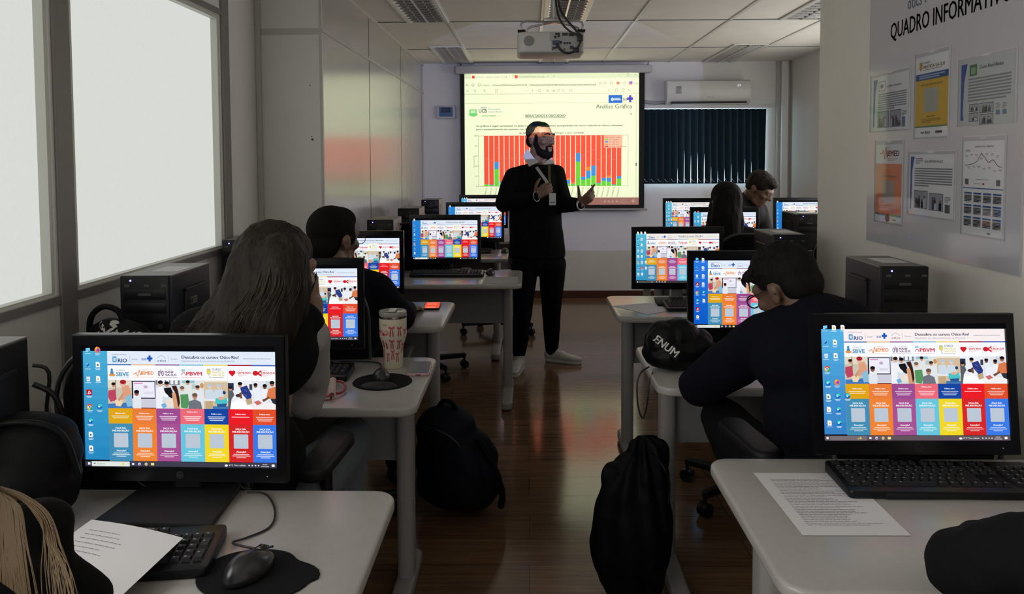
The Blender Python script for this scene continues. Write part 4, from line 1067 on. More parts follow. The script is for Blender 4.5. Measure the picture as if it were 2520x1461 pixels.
def bow(u, v, s):
    for q in (-1, 1):
        a.poly([(u, v + 1.4 * s), (u + q * 3.5 * s, v + 6 * s), (u + q * 6.4 * s, v + 5.4 * s), (u + q * 6.6 * s, v + 0 * s), (u + q * 3 * s, v - 1.2 * s), (u, v - .6 * s)], PK, 0)
        a.poly([(u + q * .6 * s, v), (u + q * 1.4 * s, v - 10 * s), (u + q * 2.0 * s, v - 21 * s), (u + q * 4.6 * s, v - 19 * s), (u + q * 4.0 * s, v - 9 * s), (u + q * 1.8 * s, v)], PD, 1)
    a.ell(u, v + .5 * s, 1.8 * s, 2.2 * s, PD, 2, 10)
for u, v, s in ((14, 126, 1.5), (41, 120, 2.5), (68, 142, 1.4), (92, 140, 1.3), (68, 97, 1.35), (93, 94, 1.3), (50, 50, 1.25), (70, 60, 1.35), (89, 50, 1.25), (114, 130, 1.3), (114, 80, 1.3), (24, 60, 1.3)): bow(u, v, s)
o_ = (lambda: None)
vs, fs = glyphs('Sally', .01, .35)
i = len(a.v); a.z = 2
for q in vs: a.v.append(a.P(36 + q[0] * 10, 150 + q[1] * 10))
for f in fs: a.f.append(tuple(i + k for k in f)); a.c.append(PK)
wrapart(a, 'bow_print', attr_print('cup_print', .4), t)

def phone(label, x, y, rz, case, glass, z=.7402):
    r = thing('phone', label, 'phone', (x, y, z), rz)
    MB().prism(rrect(-.038, -.078, .038, .078, .012, 5), 0, .0085, .003, 2).build('case', case, r, 40)
    q = link('screen', glass, r); q.location = (0, 0, .0089)
    MB().prism(rrect(-.008, -.0788, .008, -.0772, .0006, 2), .003, .0055).build('charging_port', M_BLK, r)
    return r
a = Art(70, 148, .069, .148); a.rrect(0, 0, 70, 148, 9, (70, 72, 80), 0); a.rrect(24, 4, 46, 11, 3, (16, 16, 18), 1)
phone('pink-cased phone with a dark screen beside the tumbler', -.368, 2.566, R(4), mat('pink_case', (.62, .36, .38), .35), a.mesh('phone_glass', mat('dark_glass', (.085, .09, .11), .12)))
a = Art(70, 148, .069, .148); a.rrect(0, 0, 70, 148, 9, (240, 84, 58), 0)
for k, (v, c) in enumerate(((14, (250, 150, 120)), (44, (250, 190, 160)), (72, (226, 60, 48)), (100, (246, 140, 100)), (126, (250, 170, 140)))): a.rect(10, v, 60 - 6 * (k % 3), v + 10, c, 1)
phone('black phone with a lit orange screen on the third left desk', -.462, 3.67, R(3), M_BLK, a.mesh('phone_lit', M_DISP))
# red spiral notebook
n = thing('notebook', 'red notebook with white spiral under the elbow of the woman with the pen', 'notebook', (-.652, 2.305, .7402), R(13))
MB().box((-.052, -.085, 0), (.052, .085, .003)).build('back_cover', mat('red_cover', (.28, .03, .035), .45), n)
MB().box((-.050, -.083, .003), (.048, .083, .010)).build('pages', mat('cream_pages', (.6, .55, .5), .8), n)
MB().box((-.052, -.085, .010), (.052, .085, .013)).build('front_cover', mat('red_white_cover', (.30, .05, .05), .45), n)
s = MB()
for k in range(12):
    y = -.075 + .15 * k / 11; s.tube([(.042, y, .014), (.050, y, .022), (.060, y, .018), (.060, y, .004), (.053, y, .002)], .0026, n=6)
s.build('spiral', mat('pale_wire', (.62, .50, .46), .3), n, 60)
s = MB(); s.tube([(.052, .06, .014), (.08, .05, .016), (.092, .0, .012), (.08, -.04, .008), (.057, -.06, .012)], .004, n=8); s.build('strap', mat('red_strap', (.30, .03, .03), .4), n, 60)

# printed sheets
def sheet(label, org, corners, lines=14, sag=None, dense=False):
    """paper through four corners (tl, tr, br, bl) in world metres"""
    tl, tr, br, bl = [Vector(c) for c in corners]
    r = thing('paper_sheet', label, 'paper', org, 0)
    O = Vector(org); nu, nv = 12, 16
    def P(u, v, dz=0.0):
        p = tl * (1 - u) * (1 - v) + tr * u * (1 - v) + br * u * v + bl * (1 - u) * v
        if sag: p.z += sag(u, v)
        return p - O + Vector((0, 0, dz))
    b = MB()
    g = [[b.bm.verts.new(P(i / nu, j / nv)) for i in range(nu + 1)] for j in range(nv + 1)]
    for j in range(nv):
        for i in range(nu): b.bm.faces.new((g[j][i], g[j + 1][i], g[j + 1][i + 1], g[j][i + 1]))
    b.build('leaf', M_PAPER, r, 60)
    t = MB(); rnd = random.Random(len(label))
    for k in range(lines):
        v = .12 + .76 * k / lines
        u = .12; end = .12 + (.74 if dense else .45) * rnd.uniform(.55, 1.0)
        while u < end:
            du = rnd.uniform(.02, .06); hh = .0052 if dense else .005
            t.poly([P(u, v, .0004), P(u, v + hh, .0004), P(min(u + du, end), v + hh, .0004), P(min(u + du, end), v, .0004)]); u += du + .008
    t.build('print', M_INK, r)
    return r
A, B = on(225, 1278, .776), on(451, 1323, .778)
rt = (B - A); rt.z = 0; rt.normalize()
A2 = B - rt * .21; A2.z = .7445
dn = on(302, 1461, .778) - B; dn.z = 0; dn.normalize()
Cc = B + dn * .297; Cc.z = .776; Dd = A + dn * .285; Dd.z = .776
sheet('printed sheet tilted over the keyboard on the nearest left desk', (-.75, 1.28, .7402), [A, B, Cc, Dd], 16, lambda u, v: .004 * math.sin(PI * u))
z = .7412
sheet('printed sheet lying flat by the wide keyboard on the nearest right desk', (.61, 1.57, .7402), [(.505, 1.716, z), (.713, 1.716, z), (.716, 1.429, z), (.513, 1.427, z)], 30, None, True)
sheet('blank sheet lying slantwise on the desk lit by the projection', (.58, 3.64, .7402), [(.404, 3.688, z), (.575, 3.761, z), (.757, 3.656, z), (.542, 3.484, z)], 0)
# notices stuck under the desk left of the standing man
t = tag(MB().box((-.055, -.001, -.04), (.055, 0, .04)).build('paper_tag', mat('grey_tag', (.28, .28, .28), .7)), 'tilted paper tag stuck on the panel under the desk left of the standing man', 'tag')
t.location = (-.24, 4.7095, .655); t.rotation_euler = (0, R(-28), 0)
# ---------------------------------------------------------------- projection screen
sx0, sx1, sz0, sz1 = -.648, 1.130, .945, 2.318
r = thing('projection_screen', 'pull-down projection screen lit with a red bar chart', 'projection screen', (.245, 7.90, 2.30), 0)
def box(name, lo, hi, m, par, bev=0.0, org=None):
    o = Vector(org if org is not None else par.location)
    return MB().box(Vector(lo) - o, Vector(hi) - o, bev).build(name, m, par)
M_CLOTH = mat('black_screen_border', (.008, .008, .009), .8)
b = MB(); o = Vector(r.location)
b.box(V(-.69, 7.918, .935) - o, V(1.186, 7.922, 2.34) - o); b.build('black_border', M_CLOTH, r)
sw, sh = sx1 - sx0, 2.318 - .972
q = link('projection_cloth', slide(sw, sh), r); q.matrix_local = frame(V((sx0 + sx1) / 2, 7.9165, (2.318 + .972) / 2) - o, (1, 0, 0), (0, 0, 1))
M_HOUS = mat('screen_case_enamel', (.50, .50, .52), .45)
b = MB(); b.box(V(-.735, 7.86, 2.312) - o, V(1.245, 7.985, 2.392) - o, .012, 3); b.build('roller_case', M_HOUS, r, 35)
b = MB(); b.box(V(-.73, 7.90, .918) - o, V(1.215, 7.93, .937) - o, .004); b.build('bottom_bar', mat('screen_bar', (.36, .36, .37), .4), r)
for s in (-.70, 1.21):
    b = MB(); b.tube([V(s, 7.93, 2.385) - o, V(s + .015, 7.95, 2.41) - o, V(s + .02, 7.96, ZC) - o], .006, n=8); b.build('hanger', M_SILVER, r, 60)

# ---------------------------------------------------------------- wall controller
r = thing('wall_controller', 'small white wall controller with a blue display left of the screen', 'wall controller', (-.845, 8.0, 1.93), 0)
MB().box((-.102, -.03, -.066), (.102, 0, .066), .008, 3).build('case', mat('controller_case', (.55, .56, .58), .4), r, 35)
MB().box((-.070, -.033, -.045), (.070, -.029, .052), .002).build('blue_face', mat('blue_face', (.05, .14, .34), .3), r)
a = Art(100, 50, .092, .048); a.rect(0, 0, 100, 50, (60, 66, 92)); [a.rect(14 + 18 * k_, 14, 26 + 18 * k_, 36, (84, 92, 120), 1) for k_ in range(4)]
q = link('display', a.mesh('controller_display', attr_print('lcd_print', .2)), r); q.matrix_local = frame(V(0, -.0335, .022), (1, 0, 0), (0, 0, 1))

# ---------------------------------------------------------------- air conditioner
r = thing('air_conditioner', 'white split air conditioner reading 23 above the blinds', 'air conditioner', (1.81, 8.0, 2.11), 0)
body_ = bmesh.new()
pr = [(0, -.125), (-.10, -.125), (-.165, -.105), (-.20, -.06), (-.205, .06), (-.19, .105), (-.15, .12), (0, .12)]
for x in (-.415, .415): [body_.verts.new((x, p[0], p[1])) for p in pr]
body_.verts.ensure_lookup_table(); n = len(pr)
for k in range(n): body_.faces.new((body_.verts[k], body_.verts[(k + 1) % n], body_.verts[n + (k + 1) % n], body_.verts[n + k]))
body_.faces.new([body_.verts[k] for k in range(n)]); body_.faces.new([body_.verts[n + k] for k in range(n)][::-1])
MB().add(body_).build('body', mat('ac_shell', (.62, .62, .61), .35), r, 40)
b = MB(); b.box((-.37, -.19, -.114), (.38, -.14, -.098), .002, M=Matrix.Rotation(R(0), 4, 'X')); b.build('air_outlet', mat('dark_outlet', (.02, .02, .022), .6), r)
b = MB(); b.box((-.36, -.185, -.125), (.385, -.125, -.118), .002); b.build('flap', mat('ac_shell', (.62, .62, .61), .35), r)
a = Art(40, 22, .045, .025); a.text(20, 19, '-23', 22, (235, 240, 255), 0, bold=.02, align='c', width=36)
q = link('display', a.mesh('ac_digits', attr_emit('lit_digits', .9)), r); q.matrix_local = frame(V(.293, -.2068, .06), (1, 0, 0), (0, .04, 1))
a = Art(60, 80, .055, .075); a.rect(0, 0, 60, 80, (168, 168, 168)); a.rect(0, 0, 60, 12, (110, 112, 116), 1)
for k in range(8): a.rect(6, 20 + 7 * k, 54 - (k * 7 % 13), 23 + 7 * k, (130, 132, 136), 1)
q = link('energy_sticker', a.mesh('ac_sticker', attr_print('sticker_print')), r); q.matrix_local = frame(V(-.30, -.207, .015), (1, 0, 0), (0, .04, 1))
a = Art(60, 10, .07, .011); [a.rect(4 + 9 * k_, 3, 10 + 9 * k_, 7, (112, 112, 114)) for k_ in range(6)]
q = link('badge', a.mesh('ac_letters', attr_print('sticker_print')), r); q.matrix_local = frame(V(.02, -.2035, -.055), (1, 0, 0), (0, .04, 1))
o = MB().tube([(1.12, 7.97, 2.045), (1.22, 7.965, 2.02), (1.32, 7.96, 2.012), (1.42, 7.94, 2.02)], .018, n=10).build('coolant_pipe', mat('wrapped_pipe', (.36, .36, .37), .6), None, 60)
tag(o, 'wrapped pipe running from the air conditioner behind the screen', 'pipe')

# ---------------------------------------------------------------- vertical blind
r = thing('vertical_blind', 'dark teal vertical blind over the rear window', 'blind', (1.80, 7.95, 1.965), 0)
MB().box((-.78, -.02, -.012), (.70, .035, .022), .004).build('headrail', mat('headrail_white', (.62, .63, .64), .35), r)
M_SLAT = mat('dark_teal_vane', (.0035, .012, .019), .8, spec=.15, noise_amt=.2, noise_scale=80)
rnd = random.Random(4)
for k in range(20):
    x = -.715 + k * .0685
    tw = R(rnd.choice((8, 10, 12, 14, 20)) + rnd.uniform(-3, 3))
    s = MB(); Z1, Z0 = -.018, -.780
    n = 6
    def row(z, wob, wd=.086):
        out = []
        for i in range(n + 1):
            t = (i / n - .5) * wd
            bow = .004 * (1 - (2 * i / n - 1) ** 2)
            out.append((x + t * math.cos(tw + wob), t * math.sin(tw + wob) - bow, z))
        return out
    wob = R(rnd.uniform(-6, 10))
    ra, rb = row(Z1, 0), row(Z0, wob, .0685 * rnd.uniform(.985, 1.10))
    for dy in (0, .0012):
        for i in range(n): s.poly([(ra[i][0], ra[i][1] + dy, Z1), (ra[i + 1][0], ra[i + 1][1] + dy, Z1), (rb[i + 1][0], rb[i + 1][1] + dy, Z0), (rb[i][0], rb[i][1] + dy, Z0)])
    v = s.build('slat', M_SLAT, r, 60)
    v.data.materials.append(mat('vane_bounce_backing', (.70, .72, .74), .8))  # unseen white back added to bounce window light onto the wall
    for f_ in list(v.data.polygons)[n:]: f_.material_index = 1
    MB().box((x - .006, -.010, -.026), (x + .006, -.004, -.014)).build('slat_clip', mat('white_clip', (.7, .7, .7), .4), v)
    MB().cyl((x - .028, -.016, -.735), (x - .028, -.012, -.735), .005, n=10).tube([(x - .028, -.016, -.735), (x - .018, -.017, -.752), (x + .002, -.016, -.760)], .0018, n=6).build('bottom_chain', mat('pale_chain', (.45, .47, .48), .4), v)

# ---------------------------------------------------------------- ceiling projector
r = thing('projector', 'white ceiling projector seen from behind, black cables looping over it', 'projector', (.105, 3.50, 1.925), 0)
r.rotation_euler = (0, 0, R(1.0))
M_PW = mat('projector_white', (.50, .49, .47), .4)
b = MB(); b.prism(rrect(-.152, -.0, .152, .235, .035, 6), 0, .094, .010, 3); b.build('body', M_PW, r, 40)
b = MB(); b.box((.0, -.003, .010), (.118, .004, .086), .003); b.box((-.006, -.0025, .052), (.02, .002, .088), .003); b.build('connector_panel', mat('connector_grey', (.34, .34, .335), .5), r)
g = MB(); M = Matrix.Translation((-.10, -.001, .052)) @ Matrix.Rotation(R(90), 4, 'X'); g.lathe([(.023, -.001), (.023, .002), (.020, .003), (.003, .003)], 28, M); g.build('speaker_grille', mat('grille_grey', (.22, .22, .215), .6, noise_amt=.4, noise_scale=900), r, 40)
pp = MB()
for x, z, w, h in ((.028, .082, .010, .005), (.062, .080, .012, .006), (.090, .078, .012, .006), (.014, .020, .008, .004), (.092, .022, .008, .007), (.024, .022, .004, .003)): pp.box((x - w, -.0055, z - h), (x + w, -.002, z + h), .001)
for x, z, q in ((.018, .068, .006), (.034, .072, .006), (.044, .044, .006), (.060, .041, .005), (.072, .041, .005), (.084, .041, .005), (.006, .012, .003), (.060, .014, .003)): pp.cyl((x, -.006, z), (x, -.001, z), q, n=12)
pp.build('sockets', mat('socket_black', (.02, .02, .022), .5), r)
MB().box((.006, -.016, .034), (.036, -.004, .052), .002).build('blue_plug', mat('blue_plug', (.05, .065, .13), .45), r)
g = MB(); g.cyl((.045, .232, .048), (.045, .250, .048), .026, .024, n=24); g.build('lens', mat('lens_glass', (.02, .02, .03), .05), r, 40)
# bracket to the ceiling
g = MB()
g.cyl((.02, .11, .16), (.02, .11, ZC - 1.925), .016, n=14)
g.box((-.03, .06, .15), (.07, .16, .165), .003)
for x, y in ((-.13, .03), (.14, .03), (-.10, .20), (.14, .20)):
    g.tube([(.02, .11, .155), ((x + .02) / 2, (y + .11) / 2, .150), (x, y, .140), (x, y, .096)], .005, n=8, smooth=3)
g.build('ceiling_bracket', mat('bracket_metal', (.42, .42, .40), .3, metal=.6), r, 50)
for x in (-.132, .138):
    MB().box((x - .018, .012, .094), (x + .018, .044, .105), .003).build('bracket_foot', M_BLK, r)
g = MB()
g.tube([(.035, .09, .50), (.032, .05, .34), (.036, .02, .22), (.060, -.01, .155), (.105, -.022, .10), (.128, -.026, .072), (.132, -.027, .050), (.118, -.026, .018), (.095, -.024, -.002), (.065, -.024, -.006), (.040, -.022, .010), (.022, -.016, .036)], .0055, n=10)
g.tube([(.025, .09, .50), (.022, .05, .32), (.028, .02, .19), (.050, -.012, .125), (.085, -.018, .090), (.120, -.024, .070)], .0045, n=10)
g.box((.116, -.034, .045), (.140, -.018, .074), .003); g.box((.096, -.033, -.004), (.124, -.016, .018), .004)
g.build('cable', M_CORD, r, 60)

# ---------------------------------------------------------------- notice board and its sleeves
BX = XR - .004
r = thing('notice_board', 'grey information board on the right wall, headed QUADRO INFORMATIVO', 'notice board', (XR, 2.90, 1.80), 0)
o = Vector(r.location)
BY0, BY1, BZ0, BZ1 = 2.365, 3.43, 1.085, 2.36
b = MB(); b.box(V(BX - .004, BY0, BZ0) - o, V(XR - .0005, BY1, BZ1) - o); b.build('panel', mat('board_acrylic', (.52, .51, .55), .16, coat=.2), r)
a = Art(1065, 1275, 1.065, 1.275, step=.0003)
# u runs from the far edge (left in view) to the near edge
a.text(195, 428, 'QUADRO INFORMATIVO', 92, (34, 34, 38), 1, bold=.014, width=800)
q = link('heading', a.mesh('board_letters', attr_print('board_print', .4)), r); q.matrix_local = frame(V(BX - .0045, (BY0 + BY1) / 2, (BZ0 + BZ1) / 2) - o, (0, -1, 0), (0, 0, 1))
a = Art(1065, 1275, 1.065, 1.275, step=.0003)
a.text(335, 334, 'otics', 74, (70, 84, 110), 1, width=108); a.text(470, 322, '| Cursos', 50, (90, 100, 120), 1, width=200)
q = link('logo_lettering', a.mesh('board_logo', attr_print('board_print', .4)), r); q.matrix_local = frame(V(BX - .0045, (BY0 + BY1) / 2, (BZ0 + BZ1) / 2) - o, (0, -1, 0), (0, 0, 1))

def wallpt(px, py):
    d = ray(px, py); y = BX / d.x; return Vector((BX, y, CAMH + d.z * y))
M_SLEEVE = None
def sleeve_mat():
    m = bpy.data.materials.new('clear_sleeve'); m.use_nodes = True
    nt = m.node_tree; nt.nodes.clear(); N = nt.nodes.new; L = nt.links.new
    o = N('ShaderNodeOutputMaterial'); t = N('ShaderNodeBsdfTransparent'); g = N('ShaderNodeBsdfGlossy'); f = N('ShaderNodeFresnel'); mx = N('ShaderNodeMixShader')
    t.inputs['Color'].default_value = (1, 1, 1, 1); g.inputs['Roughness'].default_value = .04; f.inputs['IOR'].default_value = 1.38
    L(f.outputs[0], mx.inputs[0]); L(t.outputs[0], mx.inputs[1]); L(g.outputs[0], mx.inputs[2]); L(mx.outputs[0], o.inputs[0]); return m
M_SLEEVE = sleeve_mat()
def notice(label, corners, draw, uw, vh, tint):
    """clear wall sleeve holding one printed sheet; corners of the sleeve as seen: tl, tr, br, bl"""
    P = [wallpt(*c) for c in corners]
    y0 = (P[0].y + P[3].y) / 2; y1 = (P[1].y + P[2].y) / 2; zt = (P[0].z + P[1].z) / 2; zb = (P[2].z + P[3].z) / 2
    w, h = y0 - y1, zt - zb
    r = thing('document_sleeve', label, 'document sleeve', (BX - .004, (y0 + y1) / 2, (zt + zb) / 2), 0, 'document sleeves on the notice board')
    FM = frame(V(-.0012, 0, 0), (0, -1, 0), (0, 0, 1))
    MB().prism([(-w / 2, -h / 2), (w / 2, -h / 2), (w / 2, h / 2), (-w / 2, h / 2)], -.0008, -.0002, M=FM).build('back_plate', mat('sleeve_back', (.60, .60, .63), .3), r)
    pw, ph = w * .93, h * .93
    a = Art(uw, vh, pw, ph, step=.00008)
    a.rect(0, 0, uw, vh, tint); draw(a)
    q = link('printed_page', a.mesh('page', attr_print('page_print', .75)), r); q.matrix_local = FM @ Matrix.Translation((0, -h * .018, 0))
    c = MB(); c.poly([(q_[0], q_[1], .0026) for q_ in [(-w / 2, -h / 2), (w / 2, -h / 2), (w / 2, h / 2 * .985), (w * .08, h / 2 * .985), (w * .05, h / 2 * .93), (-w * .05, h / 2 * .93), (-w * .08, h / 2 * .985), (-w / 2, h / 2 * .985)]], FM); c.build('clear_front', M_SLEEVE, r, None, None, False)
    for s in (-1, 1):
        e = MB(); e.prism([(s * w / 2 - .0022, -h / 2), (s * w / 2 + .0022, -h / 2), (s * w / 2 + .0022, h / 2), (s * w / 2 - .0022, h / 2)], -.0005, .0034, M=FM)
        e.build('sleeve_edge', mat('acrylic_edge', (.55, .55, .56), .15), r)
    return r
PGC = (238, 238, 242); TX = (146, 146, 154); BLUEB = (70, 96, 172)
def para(a, u0, u1, v0, n, dv, last=.6, c=TX):
    for k in range(n): a.rect(u0, v0 + k * dv, u1 if k < n - 1 else u0 + (u1 - u0) * last, v0 + k * dv + dv * .55, c, 2)
def greyphoto(a, u, v, w, h, seed):
    rnd = random.Random(seed); a.rect(u, v, u + w, v + h, (70, 70, 80), 2); a.rect(u + 2, v + 2, u + w - 2, v + h - 2, (176, 176, 186), 3)
    for k in range(7):
        x, y = u + w * rnd.uniform(.12, .88), v + h * rnd.uniform(.3, .7); c = rnd.choice(((60, 62, 72), (210, 212, 222), (90, 92, 104), (40, 42, 50)))
        a.poly([(x - w * .09, v + h - 3), (x - w * .08, y + h * .08), (x + w * .08, y + h * .08), (x + w * .09, v + h - 3)], c, 4 + k * .3); a.ell(x, y, w * .06, h * .08, (110, 96, 96), 4.2 + k * .3, 10)
def dA(a):
    a.poly([(10, 10), (34, 10), (22, 60), (18, 190), (10, 190)], BLUEB, 1); a.rrect(40, 20, 78, 56, 4, (150, 60, 74), 1.5); a.rrect(42, 22, 76, 54, 4, PGC, 1.6); a.ell(58, 38, 9, 8, (120, 80, 150), 1.8)
    a.text(88, 46, 'CURSO SAVE-RIO', 11, (110, 112, 130), 2, bold=.02, width=76); para(a, 36, 190, 66, 8, 8); greyphoto(a, 36, 132, 64, 62, 1); greyphoto(a, 106, 132, 58, 62, 2); a.rect(168, 160, 186, 196, (110, 128, 156), 2); para(a, 168, 192, 138, 4, 5)
def dB(a):
    a.rect(0, 64, 148, 88, (62, 96, 152), 1); a.rect(0, 88, 148, 262, (222, 186, 76), 1); a.rect(0, 258, 148, 264, (110, 140, 110), 1.2)
    a.poly([(16, 20), (30, 20), (30, 44), (23, 54), (16, 44)], (190, 160, 80), 2); a.text(34, 28, 'CURSO', 10, (90, 92, 100), 2, bold=.02, width=32); a.text(34, 46, 'PRÁTICA VA-SUS', 17, (214, 182, 74), 2, bold=.03, width=98); a.rect(34, 50, 120, 52, (120, 120, 110), 2)
    para(a, 16, 132, 70, 2, 8, .8, (180, 200, 226)); a.text(74, 110, 'FAÇA SUA PRÉ-INSCRIÇÃO', 10, (130, 104, 40), 2, bold=.02, align='c', width=96); a.rect(40, 120, 106, 208, (186, 186, 176), 2)
    a.text(74, 226, 'Atenção!', 9, (130, 104, 40), 2, bold=.02, align='c', width=40); para(a, 30, 118, 232, 3, 6, .5, (170, 136, 50)); a.text(60, 288, 'RIO', 14, (50, 54, 66), 2, bold=.03, align='c', width=24); a.rect(96, 278, 126, 286, (70, 74, 86), 2); a.rect(28, 280, 44, 286, (110, 114, 126), 2)
def dC(a):
    a.poly([(6, 10), (40, 10), (24, 70), (18, 180), (24, 204), (6, 204)], BLUEB, 1); a.rect(52, 16, 92, 54, (92, 130, 96), 1.5); a.rect(60, 26, 84, 48, (150, 180, 150), 1.7)
    a.text(106, 34, 'Curso Excel Básico', 16, (98, 104, 126), 2, bold=.02, width=120); para(a, 46, 264, 62, 8, 10.5, .9); greyphoto(a, 54, 150, 50, 26, 3); greyphoto(a, 110, 150, 72, 34, 4); greyphoto(a, 54, 180, 50, 30, 5); greyphoto(a, 110, 188, 72, 34, 6)
    para(a, 194, 214, 156, 4, 5); para(a, 226, 246, 156, 4, 5); a.rect(194, 178, 214, 194, (120, 140, 168), 2); a.rect(226, 178, 246, 194, (120, 140, 168), 2)
def dD(a):
    a.rect(0, 72, 148, 262, (236, 156, 116), 1); a.rect(0, 258, 148, 266, (116, 150, 120), 1.2)
    a.line([(22, 34), (36, 34), (42, 20), (50, 56), (58, 10), (64, 48), (70, 32)], 4, (220, 120, 76), 2); a.text(66, 44, 'IEMED', 30, (220, 120, 76), 2, bold=.03, width=66); a.rect(66, 52, 126, 54, (226, 160, 130), 2); a.rect(66, 58, 110, 60, (226, 160, 130), 2)
    para(a, 30, 120, 80, 2, 7, .8, (240, 170, 136)); a.text(74, 122, 'FAÇA SUA PRÉ-INSCRIÇÃO', 9, (246, 190, 160), 2, bold=.02, align='c', width=90); a.rect(42, 134, 106, 218, (190, 176, 168), 2); a.text(74, 236, 'Atenção!', 9, (246, 190, 160), 2, align='c', width=34); para(a, 30, 118, 242, 2, 6, .5, (240, 170, 136))
    a.ell(72, 274, 13, 15, (58, 84, 74), 3); a.rect(100, 276, 118, 280, (60, 64, 72), 2)
def dE(a):
    a.poly([(8, 8), (34, 8), (20, 60), (16, 206), (8, 206)], BLUEB, 1); para(a, 40, 86, 14, 3, 8); a.text(96, 30, 'Curso PRÁTICA VA-SUS', 13, (96, 104, 140), 2, bold=.02, width=110); para(a, 36, 260, 50, 8, 9, .4); greyphoto(a, 36, 134, 84, 66, 7); greyphoto(a, 128, 140, 84, 62, 8); para(a, 220, 252, 150, 4, 5); a.rect(222, 176, 250, 206, (104, 112, 116), 2)
def dF(a):
    a.text(78, 22, 'LINHA DO TEMPO', 8, (90, 92, 104), 2, bold=.02, align='c', width=70); a.text(8, 36, '2026', 11, (120, 122, 134), 2, bold=.02, width=18)
    pts = []
    for k in range(25):
        t = k / 24; pts.append((6 + 138 * t, 84 - 20 * t * 1.4 * (t < .5) - 34 * math.exp(-((t - .5) / .12) ** 2) - 22 * math.exp(-((t - .76) / .09) ** 2) + (8 * (t - .5) if t > .5 else 0)))
    a.line(pts, 2, (62, 62, 72), 3)
    rnd = random.Random(5)
    for k in range(14):
        u = 12 + 9.6 * k; v = (58, 100)[k % 2] - rnd.uniform(0, 16); a.rect(u - 5, v, u + 5, v + 2, TX, 2); a.rect(u - 4, v + 4, u + 4, v + 5.5, TX, 2)
    a.rect(8, 130, 22, 150, (110, 112, 116), 2); a.rect(124, 130, 138, 150, (110, 112, 116), 2); a.rect(50, 130, 96, 132, TX, 2); a.ell(78, 146, 4, 4, (190, 90, 90), 2); a.rect(42, 145, 70, 147, TX, 2)
    a.rect(0, 160, 150, 163, (54, 84, 140), 2)
    for j in range(3):
        for i in range(4):
            u = 6 + 36 * i; v = 176 + 42 * j; a.rect(u, v, u + 30, v + 6, (70, 100, 152), 2); a.rect(u, v + 8, u + 30, v + 34, (178, 178, 184), 2); para(a, u + 2, u + 28, v + 11, 5, 4.5, .7, (150, 150, 158))
    a.rect(96, 308, 108, 313, (70, 74, 90), 2)
notice('sheet in a clear sleeve with two photos, upper row, nearest the wall end', [(2147, 187), (2245, 162), (2241, 318), (2143, 327)], dA, 200, 205, PGC)
notice('yellow poster in a tall clear sleeve, top row', [(2256, 136), (2344, 108), (2337, 343), (2252, 338)], dB, 148, 300, PGC)
notice('sheet in a clear sleeve headed Curso Excel Básico, upper right', [(2365, 158), (2510, 100), (2505, 300), (2358, 313)], dC, 280, 220, (204, 206, 208))
notice('orange poster in a clear sleeve, lower row, nearest the wall end', [(2160, 345), (2228, 343), (2222, 552), (2152, 548)], dD, 148, 290, PGC)
notice('sheet in a clear sleeve with a paragraph over two photos, middle of the lower row', [(2240, 373), (2358, 368), (2354, 545), (2234, 526)], dE, 270, 225, PGC)
notice('tall sheet with a wavy timeline over a calendar, lower right', [(2374, 335), (2482, 330), (2474, 594), (2366, 574)], dF, 150, 320, PGC)
# ---------------------------------------------------------------- people
def skin(name, rgb): return mat(name, rgb, .5, noise_amt=.06, noise_scale=60, bump=.03, bump_scale=250)
SK_TAN = skin('tan_skin', (.17, .095, .062)); SK_BRN = skin('brown_skin', (.12, .066, .044)); SK_FAIR = skin('fair_skin', (.26, .15, .105))
M_EYE = mat('eye', (.16, .145, .14), .3)
def hairmat(name, rgb, rough=.6, stretch=(60, 60, 4)):
    return mat(name, rgb, rough, spec=.18, noise_amt=.55, noise_scale=2.2, stretch=stretch, bump=.35)
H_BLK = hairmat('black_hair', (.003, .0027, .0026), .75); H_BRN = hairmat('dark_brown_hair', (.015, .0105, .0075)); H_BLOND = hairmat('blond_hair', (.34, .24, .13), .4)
H_SHORT = mat('cropped_black_hair', (.007, .006, .0055), .9, spec=.1, noise_amt=.5, noise_scale=320, bump=.3)
def cloth(name, rgb, rough=.9, sc=500): return mat(name, rgb, rough, spec=.12, noise_amt=.18, noise_scale=sc, bump=.12)
C_BLK = cloth('black_knit', (.005, .005, .0055)); C_NAVY = cloth('dark_navy_cloth', (.0035, .004, .008)); C_TROU = cloth('black_trousers', (.0035, .0035, .0045)); C_SLEEVE = cloth('pale_grey_sleeve', (.30, .29, .29)); C_HOOD = cloth('charcoal_fleece', (.0065, .0065, .0075)); C_JEAN = cloth('grey_blue_denim', (.13, .145, .165)); C_WHITE = cloth('white_shirt', (.62, .62, .66))

